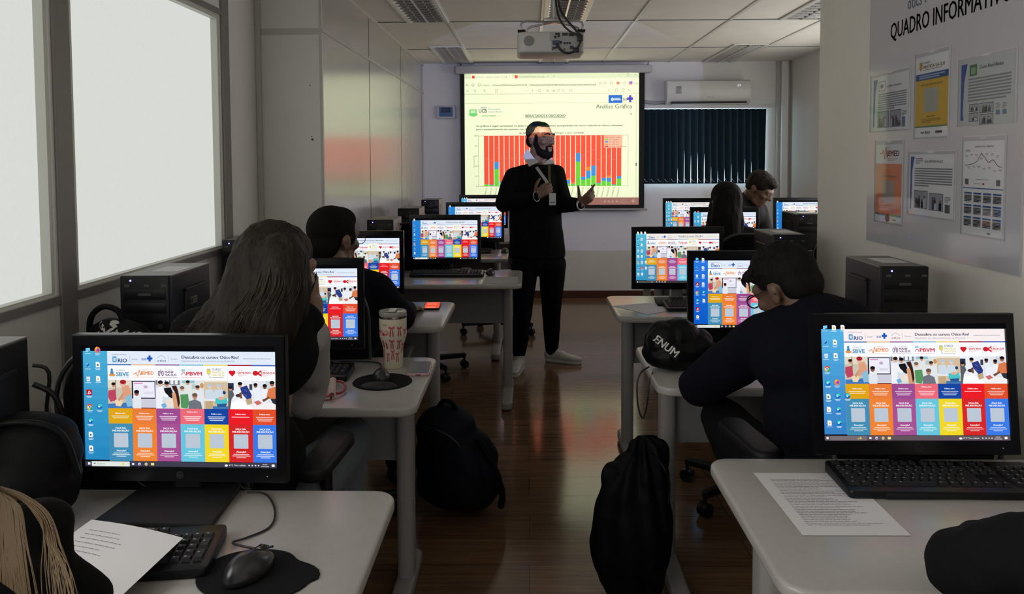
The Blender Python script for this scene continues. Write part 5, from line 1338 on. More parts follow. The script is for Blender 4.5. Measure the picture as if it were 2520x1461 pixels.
def headframe(c, yaw, pitch=0, roll=0, s=1.0):
    """face looks along local -Y; yaw turns it, pitch>0 nods down"""
    return Matrix.Translation(c) @ Matrix.Rotation(R(yaw), 4, 'Z') @ Matrix.Rotation(R(pitch), 4, 'X') @ Matrix.Rotation(R(roll), 4, 'Y') @ Matrix.Scale(s, 4)
def head(b, M, mouth=0.0):
    e = lambda c, r, rot=None: b.ell(c, r, M, rot)
    def cp(p, r0, q, r1): 
        s = M.to_scale().x; b.cap(M @ Vector(p), r0 * s, M @ Vector(q), r1 * s)
    e((0, .014, .035), (.074, .094, .084)); e((0, -.030, .010), (.062, .062, .070)); e((0, -.032, -.045), (.052, .056, .062))
    cp((-.034, -.030, -.078), .026, (0, -.066, -.092), .022); cp((.034, -.030, -.078), .026, (0, -.066, -.092), .022)
    cp((0, -.088, .018), .008, (0, -.108, -.018), .0115); e((-.013, -.096, -.022), (.010, .012, .008)); e((.013, -.096, -.022), (.010, .012, .008))
    cp((-.042, -.070, .032), .014, (-.012, -.084, .032), .012); cp((.042, -.070, .032), .014, (.012, -.084, .032), .012)
    for s in (-1, 1): e((s * .031, -.0795, .0185), (.016, .0095, .006)); e((s * .031, -.079, -.001), (.015, .009, .005))
    e((-.038, -.062, -.015), (.024, .024, .020)); e((.038, -.062, -.015), (.024, .024, .020))
    cp((-.018, -.084, -.052), .007, (.018, -.084, -.052), .007); cp((-.015, -.082, -.064 - mouth), .0075, (.015, -.082, -.064 - mouth), .0075)
    for s in (-1, 1):
        e((s * .077, .016, -.004), (.009, .019, .032)); e((s * .080, .022, .008), (.009, .017, .018))
def eyes(M, par):
    m = MB()
    for s in (-1, 1): m.ball((s * .030, -.0785, .010), .0105, M, 12, 8)
    o = m.build('eyes', M_EYE, par, 60)
    p = MB()
    for s in (-1, 1): p.ball((s * .030, -.0845, .0095), .0055, M, 10, 6)
    p.build('irises', mat('dark_iris', (.015, .010, .008), .2), par, 60)
def brows(M, par, m):
    q = MB()
    for s in (-1, 1): q.tube([M @ Vector((s * .014, -.097, .035)), M @ Vector((s * .030, -.094, .041)), M @ Vector((s * .050, -.078, .034))], .0042, n=6)
    q.build('eyebrows', m, par, 60)
def hand(b, M, curl, thumb=(.5, .4), spread=.10, s=1.0, side=1):
    """palm from wrist (origin) along +Y, back of hand +Z, thumb on side*X; curl = four finger curls in radians per joint"""
    X = lambda v: M @ (Vector(v) * s)
    for k in range(4):
        x = (-.0285 + .019 * k) * -side
        b.cap(X((x * .55, .010, 0)), .0135 * s, X((x, .082 - .004 * abs(k - 1.3), 0)), .0115 * s)
    L = ((.040, .026, .020), (.046, .029, .022), (.043, .027, .021), (.034, .021, .018))
    for k in range(4):
        x = (.0285 - .019 * k) * side
        base = Vector((x, .086 - .004 * abs(k - 1.3), 0)); ang = 0.0; p = base
        sp = spread * (1.5 - k) * side
        c = curl[k] if isinstance(curl[k], (tuple, list)) else (curl[k],) * 3
        for j, l in enumerate(L[k]):
            ang += c[j]
            d = Vector((math.sin(sp) * math.cos(ang), math.cos(sp) * math.cos(ang), -math.sin(ang)))
            q = p + d * l
            b.cap(X(p), (.0092 - .0009 * j) * s, X(q), (.0086 - .0010 * j) * s); p = q
    p = Vector((.022 * side, .018, -.006)); ang = thumb[0]
    for l, r0, r1, da in ((.042, .0145, .0115, 0), (.032, .0112, .0098, thumb[1]), (.026, .0098, .0078, thumb[1])):
        ang -= da * .5
        d = Vector((math.sin(ang) * side, math.cos(ang), -.25 - da * .4)).normalized()
        q = p + d * l; b.cap(X(p), r0 * s, X(q), r1 * s); p = q
def aim(o, y, z):
    """frame at o whose +Y runs along y and +Z close to z"""
    y = Vector(y).normalized(); z = Vector(z); x = y.cross(z).normalized(); z = x.cross(y)
    M = Matrix.Identity(4)
    for i in range(3): M[i][0], M[i][1], M[i][2], M[i][3] = x[i], y[i], z[i], o[i]
    return M
def person(label, base): return thing('person', label, 'person', base)
def part(b, name, m, root, label=None, **k):
    """soft mesh drawn in world metres, hung on the person's empty"""
    me = b.mesh(name, m, **k)
    L = Vector(root.location)
    for v in me.vertices: v.co -= L
    o = link(name, me, root)
    if label: o['label'] = label
    return o
def mpart(mb, name, m, root, smooth=60):
    L = Vector(root.location)
    for v in mb.bm.verts: v.co -= L
    return mb.build(name, m, root, smooth)
def strands(root, m, paths, r=.0012, name='loose_hair'):
    s = MB()
    for p in paths: s.tube(p, r, n=5, smooth=5, taper=lambda t: 1 - .6 * t)
    o = mpart(s, name, m, root); o['kind'] = 'stuff'; return o

# --- the man standing in front of the projection
Y = 5.38
pr_ = person('bearded man standing and speaking before the projection, dark sweater, white trainers', (.05, Y, 0))
ZZ = lambda px, py, dy=0.0: at(px, py, Y + dy)
HM = headframe(ZZ(1331, 344), 46, 2, 0, 1.03)
sh_l, sh_r = ZZ(1265, 436, -.02), ZZ(1368, 430, .03)
el_l, wr_l = ZZ(1240, 500, -.08), ZZ(1317, 484, -.26)
el_r, wr_r = ZZ(1387, 503, -.06), ZZ(1427, 504, -.20)
hip_l, kn_l, an_l = ZZ(1291, 650, -.03), at(1287, 768, 5.29), at(1278, 868, 5.26)
hip_r, kn_r, an_r = ZZ(1359, 650, .02), at(1357, 762, 5.42), at(1358, 862, 5.47)
b = Body(); head(b, HM, .006)
nb_ = ZZ(1322, 405, .015)
b.cap(HM @ Vector((0, .012, -.055)), .060, nb_, .066)
b.chain([nb_, ZZ(1318, 470), ZZ(1320, 560), ZZ(1323, 625)], [.065, .085, .09, .085])
b.cap(sh_l, .036, nb_, .04); b.cap(sh_r, .036, nb_, .04)
b.chain([sh_l, el_l, wr_l], [.046, .040, .029]); b.chain([sh_r, el_r, wr_r], [.048, .040, .029])
b.chain([hip_l, kn_l, an_l], [.075, .048, .036]); b.chain([hip_r, kn_r, an_r], [.075, .050, .036])
b.cap(ZZ(1323, 620), .085, (hip_l + hip_r) / 2, .085)
for an, toe in ((an_l, V(-.095, 5.15, .04)), (an_r, V(.27, 5.42, .04))): b.cap(an, .034, (an.x, an.y, .06), .026); b.cap((an.x, an.y, .035), .018, (an.x + (toe.x - an.x) * .8, an.y + (toe.y - an.y) * .8, .03), .014)
# his right hand holds the lanyard at the chest, his left hand opens outward
M1 = aim(wr_l, ZZ(1352, 458, -.27) - wr_l, V(-.15, -1, .12)); hand(b, M1, ((.55, 1.1, .8), (.6, 1.15, .8), (.65, 1.15, .8), (.7, 1.15, .8)), (.9, .5), .06, 1.06, -1)
M2 = aim(wr_r, ZZ(1446, 488, -.22) - wr_r, V(-.3, -.55, -.75)); hand(b, M2, ((.06, .06, .05), (.55, .7, .5), (.7, .9, .6), (.8, .95, .6)), (.85, -.1), .08, 1.04, -1)
part(b, 'body', SK_TAN, pr_, voxel=.0055, smooth=3)
eyes(HM, pr_); [setattr(c, 'location', -Vector(pr_.location)) for c in kids(pr_) if c.name.split('.')[0] in ('eyes', 'irises')]
h = Body(); h.ell((0, .032, .048), (.0765, .086, .079), HM); h.ell((0, -.006, .088), (.050, .054, .033), HM); h.ell((-.0645, -.018, .006), (.0105, .015, .036), HM); h.ell((.0645, -.018, .006), (.0105, .015, .036), HM); h.ell((0, .070, -.010), (.060, .042, .050), HM)
part(h, 'hair', H_SHORT, pr_, voxel=.005, smooth=3, disp=(60, .0016, (1, 1, 1)))
h = Body()
for s in (-1, 1):
    S = HM.to_scale().x
    h.cap(HM @ V(s * .064, -.012, -.025), .015, HM @ V(s * .052, -.040, -.080), .022); h.cap(HM @ V(s * .052, -.040, -.080), .024, HM @ V(0, -.076, -.104), .030); h.cap(HM @ V(s * .030, -.078, -.044), .006, HM @ V(0, -.094, -.040), .007); h.cap(HM @ V(s * .030, -.080, -.046), .006, HM @ V(s * .024, -.080, -.075), .012)
part(h, 'beard', H_SHORT, pr_, voxel=.0045, smooth=2, disp=(70, .0016, (1, 1, 1)))
q = MB()
for s in (-1, 1): q.tube([HM @ V(s * .014, -.096, .036), HM @ V(s * .030, -.093, .042), HM @ V(s * .050, -.076, .035)], .0045, n=6)
mpart(q, 'eyebrows', H_BLK, pr_)
s = Body()
s.cap(sh_l, .070, ZZ(1310, 418, .02), .055); s.cap(sh_r, .066, ZZ(1335, 416, .03), .055)
s.loft([(ZZ(px, py, dy), w, d) for px, py, w, d, dy in ((1321, 634, .196, .132, 0), (1321, 622, .200, .138, 0), (1320, 590, .192, .136, -.005), (1319, 555, .184, .134, -.01), (1318, 510, .180, .128, -.006), (1318, 470, .178, .120, 0), (1318, 440, .165, .105, .005), (1319, 418, .125, .085, .01), (1321, 404, .080, .070, .012))])
s.chain([sh_l, el_l, wr_l + (el_l - wr_l).normalized() * .012], [.072, .062, .042]); s.chain([sh_r, el_r, wr_r + (el_r - wr_r).normalized() * .012], [.070, .060, .043])
part(s, 'sweater', C_BLK, pr_, voxel=.008, smooth=7, disp=(9, .006, (1, 1, .7)))
t = Body(); t.ell((ZZ(1323, 640)), (.180, .130, .11)); t.chain([hip_l, kn_l, an_l + V(0, 0, .005)], [.098, .066, .048]); t.chain([hip_r, kn_r, an_r + V(0, 0, .005)], [.100, .070, .048])
part(t, 'trousers', C_TROU, pr_, voxel=.008, smooth=4, disp=(12, .005, (1, 1, .5)))
M_SHOE = mat('white_leather', (.52, .50, .48), .45); M_SOLE = mat('white_sole', (.60, .58, .55), .55)
for an, toe, nm in ((an_l, V(-.098, 5.10, 0), 0), (an_r, V(.345, 5.40, 0), 1)):
    heel = V(an.x, an.y, 0); d = (toe - heel).normalized(); heel = heel - d * .05; toe = heel + d * .27
    A_ = aim(heel, d, V(0, 0, 1))
    sh = Body()
    for y, w, hh in ((.035, .037, .066), (.075, .040, .068), (.12, .042, .058), (.165, .044, .044), (.205, .044, .036), (.232, .037, .030)): sh.ell((0, y, .018 + hh * .45), (w, .044, hh * .66), A_)
    sh.cap(A_ @ V(0, .055, .05), .036, A_ @ V(0, .062, .085), .038)
    part(sh, 'shoe', M_SHOE, pr_, voxel=.005, smooth=3)
    so = MB(); pts = [(.036 * math.sin(k * PI / 12) * (1.12 if k else 1), 0) for k in range(1)]
    outl = [(.040 * math.cos(a), .232 + .036 * math.sin(a)) for a in [PI * k / 10 for k in range(11)]] + [(-.036, .12), (-.034, .04)] + [(.034 * math.cos(a), .034 + .030 * math.sin(a)) for a in [PI + PI * k / 8 for k in range(9)]] + [(.036, .12)]
    so.prism(outl, .001, .024, .004, 2, A_); mpart(so, 'sole', M_SOLE, pr_, 40)
    lc = MB()
    for k in range(4): y = .105 + .022 * k; z = .074 - .009 * k; lc.tube([A_ @ V(-.022, y, z), A_ @ V(0, y + .004, z + .007), A_ @ V(.022, y, z)], .0028, n=6)
    mpart(lc, 'laces', mat('white_lace', (.6, .58, .56), .7), pr_)
# shirt collar, lanyard, badge card, cuffs
cm = MB()
ring_ = [nb_ + V(.074 * math.cos(a), .074 * math.sin(a), .030 + .022 * math.sin(a)) for a in [R(-25) + R(230) * k / 20 for k in range(21)]]
cm.tube(ring_, .007, n=8, smooth=0)
def flap(pts, th=.006):
    P_ = [Vector(p) for p in pts]; n_ = (P_[1] - P_[0]).cross(P_[2] - P_[0]).normalized() * th
    a_ = [cm.bm.verts.new(p) for p in P_]; b_ = [cm.bm.verts.new(p + n_) for p in P_]; k = len(P_)
    cm.bm.faces.new(a_[::-1]); cm.bm.faces.new(b_)
    for i in range(k): cm.bm.faces.new((a_[i], a_[(i + 1) % k], b_[(i + 1) % k], b_[i]))
flap([ZZ(1298, 366, -.050), ZZ(1287, 386, -.085), ZZ(1302, 410, -.128), ZZ(1326, 399, -.132), ZZ(1313, 388, -.105)])
flap([ZZ(1343, 401, -.128), ZZ(1339, 405, -.142), ZZ(1365, 403, -.115), ZZ(1357, 389, -.075), ZZ(1350, 394, -.10)])
mpart(cm, 'shirt_collar', C_WHITE, pr_, 30)
for w_, e_ in ((wr_l, el_l), (wr_r, el_r)):
    d = (w_ - e_).normalized(); c_ = MB(); c_.cyl(w_ - d * .012, w_ + d * .014, .0365, .0345, n=20); mpart(c_, 'cuff', C_WHITE, pr_, 50)
ln = thing('lanyard', 'white lanyard with an identity card held by the standing man', 'lanyard', ZZ(1345, 440, -.2))
LO = Vector(ln.location)
def strap(pts, w, m, par, nm='strap'):
    P_ = spline([Vector(p) for p in pts], 5); s_ = MB(); row = []
    for i, p in enumerate(P_):
        d = (P_[min(i + 1, len(P_) - 1)] - P_[max(i - 1, 0)]).normalized(); x = d.cross(V(0, 1, 0)).normalized()
        row.append([s_.bm.verts.new(p + x * w / 2 - LO), s_.bm.verts.new(p - x * w / 2 - LO), s_.bm.verts.new(p - x * w / 2 - LO + V(0, .002, 0)), s_.bm.verts.new(p + x * w / 2 - LO + V(0, .002, 0))])
    for i in range(len(row) - 1):
        for k in range(4): s_.bm.faces.new((row[i][k], row[i][(k + 1) % 4], row[i + 1][(k + 1) % 4], row[i + 1][k]))
    return s_.build(nm, m, par, 40)
strap([ZZ(1320, 411, -.165), ZZ(1330, 425, -.20), ZZ(1347, 449, -.285)], .020, mat('white_ribbon', (.50, .50, .50), .6), ln)
strap([ZZ(1352, 406, -.160), ZZ(1352, 425, -.19), ZZ(1353, 449, -.275)], .016, mat('olive_ribbon', (.12, .10, .03), .6), ln)
c = MB(); K = ZZ(1360, 488, -.325) - LO; c.box(K + V(-.023, 0, -.045), K + V(.021, .003, .035), .002); c.build('identity_card', mat('white_card', (.55, .57, .60), .35), ln)
c = MB(); c.box(K + V(-.017, -.0008, -.028), K + V(.015, .001, -.022)); c.build('card_print', mat('dark_print', (.08, .08, .09), .6), ln)

# --- woman with long hair and a pen, second left desk
Y = 1.97
w1 = person('woman with long dark hair holding a pen to her face, black vest over pale sleeves', (-.70, Y, 0))
HM = headframe(ZZ(683, 668), 140, 10, -4, 1.0)
nk = ZZ(655, 770, -.03); s_l, s_r = ZZ(480, 815, -.02), ZZ(752, 800, .0)
b = Body(); head(b, HM); b.cap(HM @ V(0, .02, -.06), .052, nk, .055)
b.chain([nk, ZZ(630, 860, -.06), V(-.74, 1.86, .62)], [.06, .105, .12]); b.cap(s_l, .05, nk, .05); b.cap(s_r, .05, nk, .05)
el = at(762, 960, 2.12); wr = at(772, 745, 2.16)
b.chain([s_r, el, wr], [.045, .038, .027]); el2 = at(440, 960, 2.02); b.chain([s_l, el2, V(-.90, 2.28, .79)], [.045, .038, .028])
hp1, hp2 = V(-.62, 1.92, .54), V(-.84, 1.92, .54); k1, k2 = V(-.555, 2.33, .59), V(-.84, 2.38, .56)
b.cap(hp1, .09, hp2, .09); b.chain([hp1, k1, V(-.62, 2.32, .10)], [.075, .05, .04]); b.chain([hp2, k2, V(-.86, 2.46, .10)], [.075, .05, .04])
M1 = aim(wr, at(764, 700, 2.13) - wr, V(1, -.25, -.1)); hand(b, M1, ((.7, 1.0, .6), (.8, 1.1, .7), (.9, 1.1, .7), (1.0, 1.1, .7)), (.25, .3), .03, .95, -1)
part(b, 'body', SK_FAIR, w1, voxel=.0065, smooth=3)
v = Body(); v.ell(ZZ(632, 812, -.03), (.155, .105, .10)); v.ell(ZZ(625, 870, -.06), (.165, .120, .13)); v.ell(V(-.73, 1.88, .70), (.17, .13, .16)); v.ell(V(-.74, 1.88, .56), (.18, .14, .10)); v.cap(s_l, .062, nk, .06); v.cap(s_r + V(-.01, 0, .0), .062, nk, .06)
part(v, 'vest', C_BLK, w1, voxel=.009, smooth=5, disp=(10, .006, (1, 1, .6)))
v = Body(); v.chain([s_r + V(.008, 0, -.03), el + V(0, -.01, .03), at(752, 985, 2.10)], [.055, .060, .052]); v.cap(el, .050, wr - (wr - el).normalized() * .07, .036); v.chain([s_l, el2], [.060, .055]); v.cap(el2, .05, V(-.90, 2.26, .795), .036)
part(v, 'sleeves', C_SLEEVE, w1, voxel=.008, smooth=5, disp=(14, .006, (1, 1, .7)))
v = Body(); v.cap(hp1, .105, hp2, .105); v.chain([hp1, k1, V(-.62, 2.32, .09)], [.092, .072, .055]); v.chain([hp2, k2, V(-.86, 2.46, .09)], [.092, .072, .055])
part(v, 'jeans', C_JEAN, w1, voxel=.010, smooth=4, disp=(14, .008, (1, 1, 1)))
for q in (V(-.62, 2.32, 0), V(-.86, 2.46, 0)):
    sb = Body(); sb.cap(q + V(0, -.02, .045), .040, q + V(0, .12, .036), .034); part(sb, 'shoe', M_SHOE, w1, voxel=.008, smooth=2)
h = Body()
h.ell((0, .022, .045), (.088, .104, .088), HM); h.ell((0, .055, -.02), (.088, .075, .10), HM)
h.ell(ZZ(668, 612, -.03), (.086, .085, .065)); h.chain([ZZ(640, 640, -.075), ZZ(618, 720, -.10), ZZ(590, 790, -.13), ZZ(560, 850, -.15)], [.070, .074, .070, .055]); h.chain([ZZ(690, 640, -.09), ZZ(685, 720, -.115), ZZ(668, 800, -.14), ZZ(650, 850, -.15)], [.070, .072, .066, .055]); h.chain([ZZ(722, 640, -.03), ZZ(728, 700, -.05), ZZ(722, 770, -.08)], [.042, .044, .036])
h.chain([ZZ(600, 690, -.08), ZZ(550, 755, -.10), ZZ(500, 800, -.11), ZZ(460, 835, -.10)], [.045, .040, .030, .012]); h.chain([ZZ(590, 730, -.10), ZZ(545, 800, -.13), ZZ(510, 850, -.14)], [.045, .045, .030])
part(h, 'hair', H_BRN, w1, voxel=.006, smooth=5, disp=(16, .006, (2.2, 2.2, .25)))
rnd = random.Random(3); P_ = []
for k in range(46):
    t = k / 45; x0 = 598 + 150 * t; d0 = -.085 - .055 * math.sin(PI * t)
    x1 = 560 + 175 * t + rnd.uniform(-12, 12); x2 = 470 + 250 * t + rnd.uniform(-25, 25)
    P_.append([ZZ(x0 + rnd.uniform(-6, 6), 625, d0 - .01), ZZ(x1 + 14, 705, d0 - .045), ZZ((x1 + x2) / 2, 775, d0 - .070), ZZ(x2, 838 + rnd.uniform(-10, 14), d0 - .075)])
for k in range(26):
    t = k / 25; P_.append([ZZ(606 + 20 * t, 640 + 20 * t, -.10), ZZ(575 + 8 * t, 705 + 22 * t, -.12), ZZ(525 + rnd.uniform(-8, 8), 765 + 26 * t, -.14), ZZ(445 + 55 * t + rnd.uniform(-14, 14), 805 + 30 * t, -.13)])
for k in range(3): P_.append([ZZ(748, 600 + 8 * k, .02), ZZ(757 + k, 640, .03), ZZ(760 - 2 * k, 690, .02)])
strands(w1, hairmat('brown_strands', (.030, .021, .013), .5), P_, .0014)  # loose strands a little paler than the hair mass
pn = thing('pen', 'dark pen held by the woman with long hair on the left', 'pen', at(770, 700, 2.075))
o = Vector(pn.location); g = MB(); g.cyl(at(762, 722, 2.09) - o, at(774, 688, 2.07) - o, .0055, n=12); g.build('barrel', mat('pen_black', (.02, .02, .025), .3), pn, 40)
g = MB(); g.cyl(at(774, 688, 2.07) - o, at(779, 671, 2.06) - o, .0052, .001, n=12); g.build('tip', mat('pen_black', (.02, .02, .025), .3), pn, 40)

# --- short-haired man in glasses, third left desk
Y = 3.02
m3 = person('man with cropped black hair and glasses seen from behind, black top, third left desk', (-.74, Y, 0))
HM = headframe(ZZ(823, 592), 152, 4, 0, 1.06)
nk = ZZ(825, 672, -.03); s_l, s_r = ZZ(722, 718, -.02), ZZ(922, 712, 0); el = at(985, 782, 3.10); wr = at(1005, 762, 3.46)
el2 = at(700, 800, 3.08); wr2 = at(800, 775, 3.42)
hp1, hp2 = V(-.62, 2.92, .54), V(-.86, 2.92, .54); k1, k2 = V(-.60, 3.36, .56), V(-.90, 3.36, .56)
b = Body(); head(b, HM); b.cap(HM @ V(0, .02, -.06), .056, nk, .062); b.chain([nk, ZZ(822, 780, -.05), V(-.75, 2.90, .6)], [.065, .115, .13]); b.cap(s_l, .05, nk, .05); b.cap(s_r, .05, nk, .05)
b.chain([s_r, el, wr], [.046, .04, .028]); b.chain([s_l, el2, wr2], [.046, .04, .028]); b.chain([hp1, k1, V(-.60, 3.40, .1)], [.08, .05, .04]); b.chain([hp2, k2, V(-.92, 3.40, .1)], [.08, .05, .04])
M1 = aim(wr, V(.15, 1, -.05), V(0, .1, 1)); hand(b, M1, (.35, .4, .4, .4), (.7, .2), .08, 1.0, -1); M1 = aim(wr2, V(.2, 1, -.05), V(0, .1, 1)); hand(b, M1, (.3, .3, .3, .3), (.7, .2), .08, 1.0, 1)
part(b, 'body', SK_TAN, m3, voxel=.007, smooth=3)
h = Body(); h.ell((0, .022, .046), (.083, .098, .086), HM); h.ell((0, -.016, .078), (.066, .070, .050), HM); h.ell((0, .062, -.012), (.070, .050, .058), HM); h.ell((-.072, -.006, .018), (.012, .028, .034), HM); h.ell((.072, -.006, .018), (.012, .028, .034), HM)
part(h, 'hair', H_SHORT, m3, voxel=.006, smooth=4)
s = Body(); s.cap(s_l, .072, nk + V(0, 0, -.01), .062); s.cap(s_r, .072, nk + V(0, 0, -.01), .062); s.ell(ZZ(822, 745, -.03), (.175, .12, .11)); s.ell(ZZ(822, 820, -.05), (.185, .13, .14)); s.ell(V(-.75, 2.90, .62), (.185, .14, .17)); s.chain([s_r, el, wr], [.072, .062, .042]); s.chain([s_l, el2, wr2], [.072, .060, .042])
part(s, 'top', C_NAVY, m3, voxel=.010, smooth=5, disp=(9, .007, (1, 1, .7)))
s = Body(); s.cap(hp1, .11, hp2, .11); s.chain([hp1, k1, V(-.60, 3.40, .1)], [.095, .072, .05]); s.chain([hp2, k2, V(-.92, 3.40, .1)], [.095, .072, .05]); part(s, 'trousers', C_TROU, m3, voxel=.012, smooth=3)
for q in (V(-.60, 3.40, 0), V(-.92, 3.40, 0)):
    sb = Body(); sb.cap(q + V(0, -.02, .045), .040, q + V(0, .12, .036), .034); part(sb, 'shoe', M_BLK, m3, voxel=.008, smooth=2)
def glasses(label, HM, r=.0014):
    g_ = thing('glasses', label, 'glasses', HM @ V(0, -.1, .01)); o = Vector(g_.location); f = MB()
    for sd in (-1, 1):
        f.tube([HM @ V(sd * (.033 + .024 * math.cos(a)), -.108, .006 + .019 * math.sin(a)) - o for a in [2 * PI * k / 14 for k in range(15)]], r, n=6, smooth=0)
        f.tube([HM @ V(sd * .057, -.107, .014) - o, HM @ V(sd * .074, -.06, .016) - o, HM @ V(sd * .084, .010, .014) - o, HM @ V(sd * .084, .030, -.006) - o], r, n=6)
    f.tube([HM @ V(-.010, -.110, .012) - o, HM @ V(0, -.113, .015) - o, HM @ V(.010, -.110, .012) - o], r, n=6)
    f.build('wire_frame', mat('dark_wire', (.02, .02, .022), .3), g_, 60)
glasses('thin glasses on the short-haired man at the third left desk', HM)

# --- bowed man in glasses, second right desk
Y = 2.06
m4 = person('curly-haired man in glasses bowed over the desk, dark navy sweater, at the right', (.72, Y, 0))
HM = headframe(ZZ(1938, 712), 209, 27, 8, .94)
nk = ZZ(1996, 792, -.06); s_l, s_r = ZZ(1880, 838, .02), ZZ(2082, 806, -.03); el = at(1722, 950, 2.30); wr = at(1800, 868, 2.55)
b = Body(); head(b, HM); b.cap(HM @ V(0, .03, -.05), .058, nk, .062); b.chain([nk, V(.76, 2.0, .85), V(.84, 1.96, .58)], [.07, .12, .13]); b.cap(s_l, .05, nk, .05); b.cap(s_r, .05, nk, .05)
b.chain([s_l, el, wr], [.048, .042, .030]); el2 = V(1.10, 2.16, .80); wr2 = V(.92, 2.42, .79); b.chain([s_r, el2, wr2], [.048, .042, .03])
hp1, hp2 = V(.74, 1.98, .54), V(.94, 1.98, .54); k1, k2 = at(1775, 1030, 2.42), V(.98, 2.42, .56)
b.chain([hp1, k1, V(.82, 2.46, .1)], [.08, .05, .04]); b.chain([hp2, k2, V(1.0, 2.46, .1)], [.08, .05, .04])
M1 = aim(wr, V(.5, 1, .05), V(0, 0, 1)); hand(b, M1, (.6, .7, .7, .7), (.7, .2), .06, 1.0, 1); M1 = aim(wr2, V(-.7, 1, .0), V(0, 0, 1)); hand(b, M1, (.4, .4, .4, .4), (.7, .2), .06, 1.0, -1)
part(b, 'body', SK_BRN, m4, voxel=.0065, smooth=3)
h = Body(); h.ell((0, .020, .046), (.080, .096, .082), HM); h.ell((0, -.020, .080), (.064, .064, .044), HM); h.ell((0, .058, .002), (.070, .050, .060), HM)
rnd = random.Random(8)
for k in range(170):
    a, e_ = rnd.uniform(0, 2 * PI), rnd.uniform(.1, 1.5); h.ell((.079 * math.cos(a) * math.cos(e_), .008 + .096 * math.sin(a) * math.cos(e_), .050 + .082 * math.sin(e_)), (.0085, .0085, .0085), HM)
for k in range(26): h.ell((rnd.uniform(-.065, .065), -.070 + rnd.uniform(-.010, .008), .070 + rnd.uniform(-.022, .02)), (.0095, .0095, .0095), HM)
part(h, 'hair', H_BLK, m4, voxel=.0042, smooth=2)
s = Body(); s.cap(s_l, .076, nk + V(0, 0, -.005), .076); s.cap(s_r, .080, nk + V(0.01, -.01, 0), .080); s.ell(V(.755, 2.0, .93), (.18, .13, .13)); s.ell(V(.79, 1.98, .80), (.185, .14, .15)); s.ell(V(.83, 1.96, .62), (.19, .15, .16)); s.chain([s_l, el, wr], [.080, .062, .044]); s.chain([s_r, el2, wr2], [.076, .062, .044])
part(s, 'sweater', C_NAVY, m4, voxel=.009, smooth=5, disp=(9, .008, (1, 1, .7)))
s = Body(); s.cap(hp1, .11, hp2, .11); s.chain([hp1, k1, V(.82, 2.46, .1)], [.098, .068, .05]); s.chain([hp2, k2, V(1.0, 2.46, .1)], [.095, .072, .05]); part(s, 'trousers', C_HOOD, m4, voxel=.011, smooth=3, disp=(12, .006, (1, 1, 1)))
for q in (V(.82, 2.46, 0), V(1.0, 2.46, 0)):
    sb = Body(); sb.cap(q + V(0, -.02, .045), .040, q + V(0, .12, .036), .034); part(sb, 'shoe', M_BLK, m4, voxel=.008, smooth=2)
glasses('dark-rimmed glasses on the bowed man at the right', HM, .0020)

# --- woman under the blinds
Y = 4.66
w2 = person('woman with long dark hair seen from behind, dark top, sitting below the blinds', (1.19, Y, 0))
HM = headframe(ZZ(1785, 500), 182, 6, 0, 1.0)
nk = ZZ(1785, 562, -.03); s_l, s_r = ZZ(1712, 588), ZZ(1862, 590); el, el2 = V(.96, 4.70, .81), V(1.44, 4.70, .81)
b = Body(); head(b, HM); b.cap(HM @ V(0, .02, -.06), .052, nk, .056); b.chain([nk, V(1.19, 4.60, .85), V(1.19, 4.56, .58)], [.06, .11, .12]); b.cap(s_l, .045, nk, .05); b.cap(s_r, .045, nk, .05)
b.chain([s_l, el, V(1.04, 4.86, .79)], [.045, .038, .027]); b.chain([s_r, el2, V(1.36, 4.86, .79)], [.045, .038, .027])
for x in (1.08, 1.30): b.chain([V(x, 4.6, .54), V(x, 5.0, .55), V(x, 5.05, .05)], [.075, .05, .036]); b.cap((x, 5.05, .04), .034, (x, 5.16, .036), .03)
for x, sd in ((1.04, -1), (1.36, 1)): hand(b, aim(V(x, 4.86, .79), V(0, 1, 0), V(0, 0, 1)), (.3, .3, .3, .3), (.7, .2), .06, .92, -sd)
part(b, 'body', SK_FAIR, w2, voxel=.009, smooth=3)
s = Body(); s.cap(s_l, .062, nk, .055); s.cap(s_r, .062, nk, .055); s.ell(V(1.19, 4.62, .93), (.17, .11, .11)); s.ell(V(1.19, 4.60, .80), (.165, .12, .15)); s.ell(V(1.19, 4.57, .60), (.175, .14, .15)); s.chain([s_l, el, V(1.04, 4.84, .795)], [.060, .052, .038]); s.chain([s_r, el2, V(1.36, 4.84, .795)], [.060, .052, .038]); part(s, 'top', C_NAVY, w2, voxel=.011, smooth=4, disp=(9, .006, (1, 1, 1)))
s = Body()
for x in (1.08, 1.30): s.chain([V(x, 4.58, .55), V(x, 5.0, .55), V(x, 5.05, .09)], [.095, .068, .05])
part(s, 'trousers', C_TROU, w2, voxel=.013, smooth=3)
h = Body(); h.ell((0, .022, .042), (.090, .104, .090), HM); h.chain([HM @ V(0, .06, .02), ZZ(1786, 540, -.11), ZZ(1788, 590, -.12), ZZ(1788, 620, -.12)], [.085, .088, .082, .05]); h.chain([HM @ V(-.06, -.01, .0), ZZ(1818, 545, -.05), ZZ(1822, 590, -.07)], [.035, .032, .02]); h.chain([HM @ V(.06, -.01, .0), ZZ(1752, 545, -.05), ZZ(1742, 585, -.07)], [.035, .032, .02])
part(h, 'hair', H_BLK, w2, voxel=.008, smooth=4, disp=(16, .005, (2.2, 2.2, .3)))

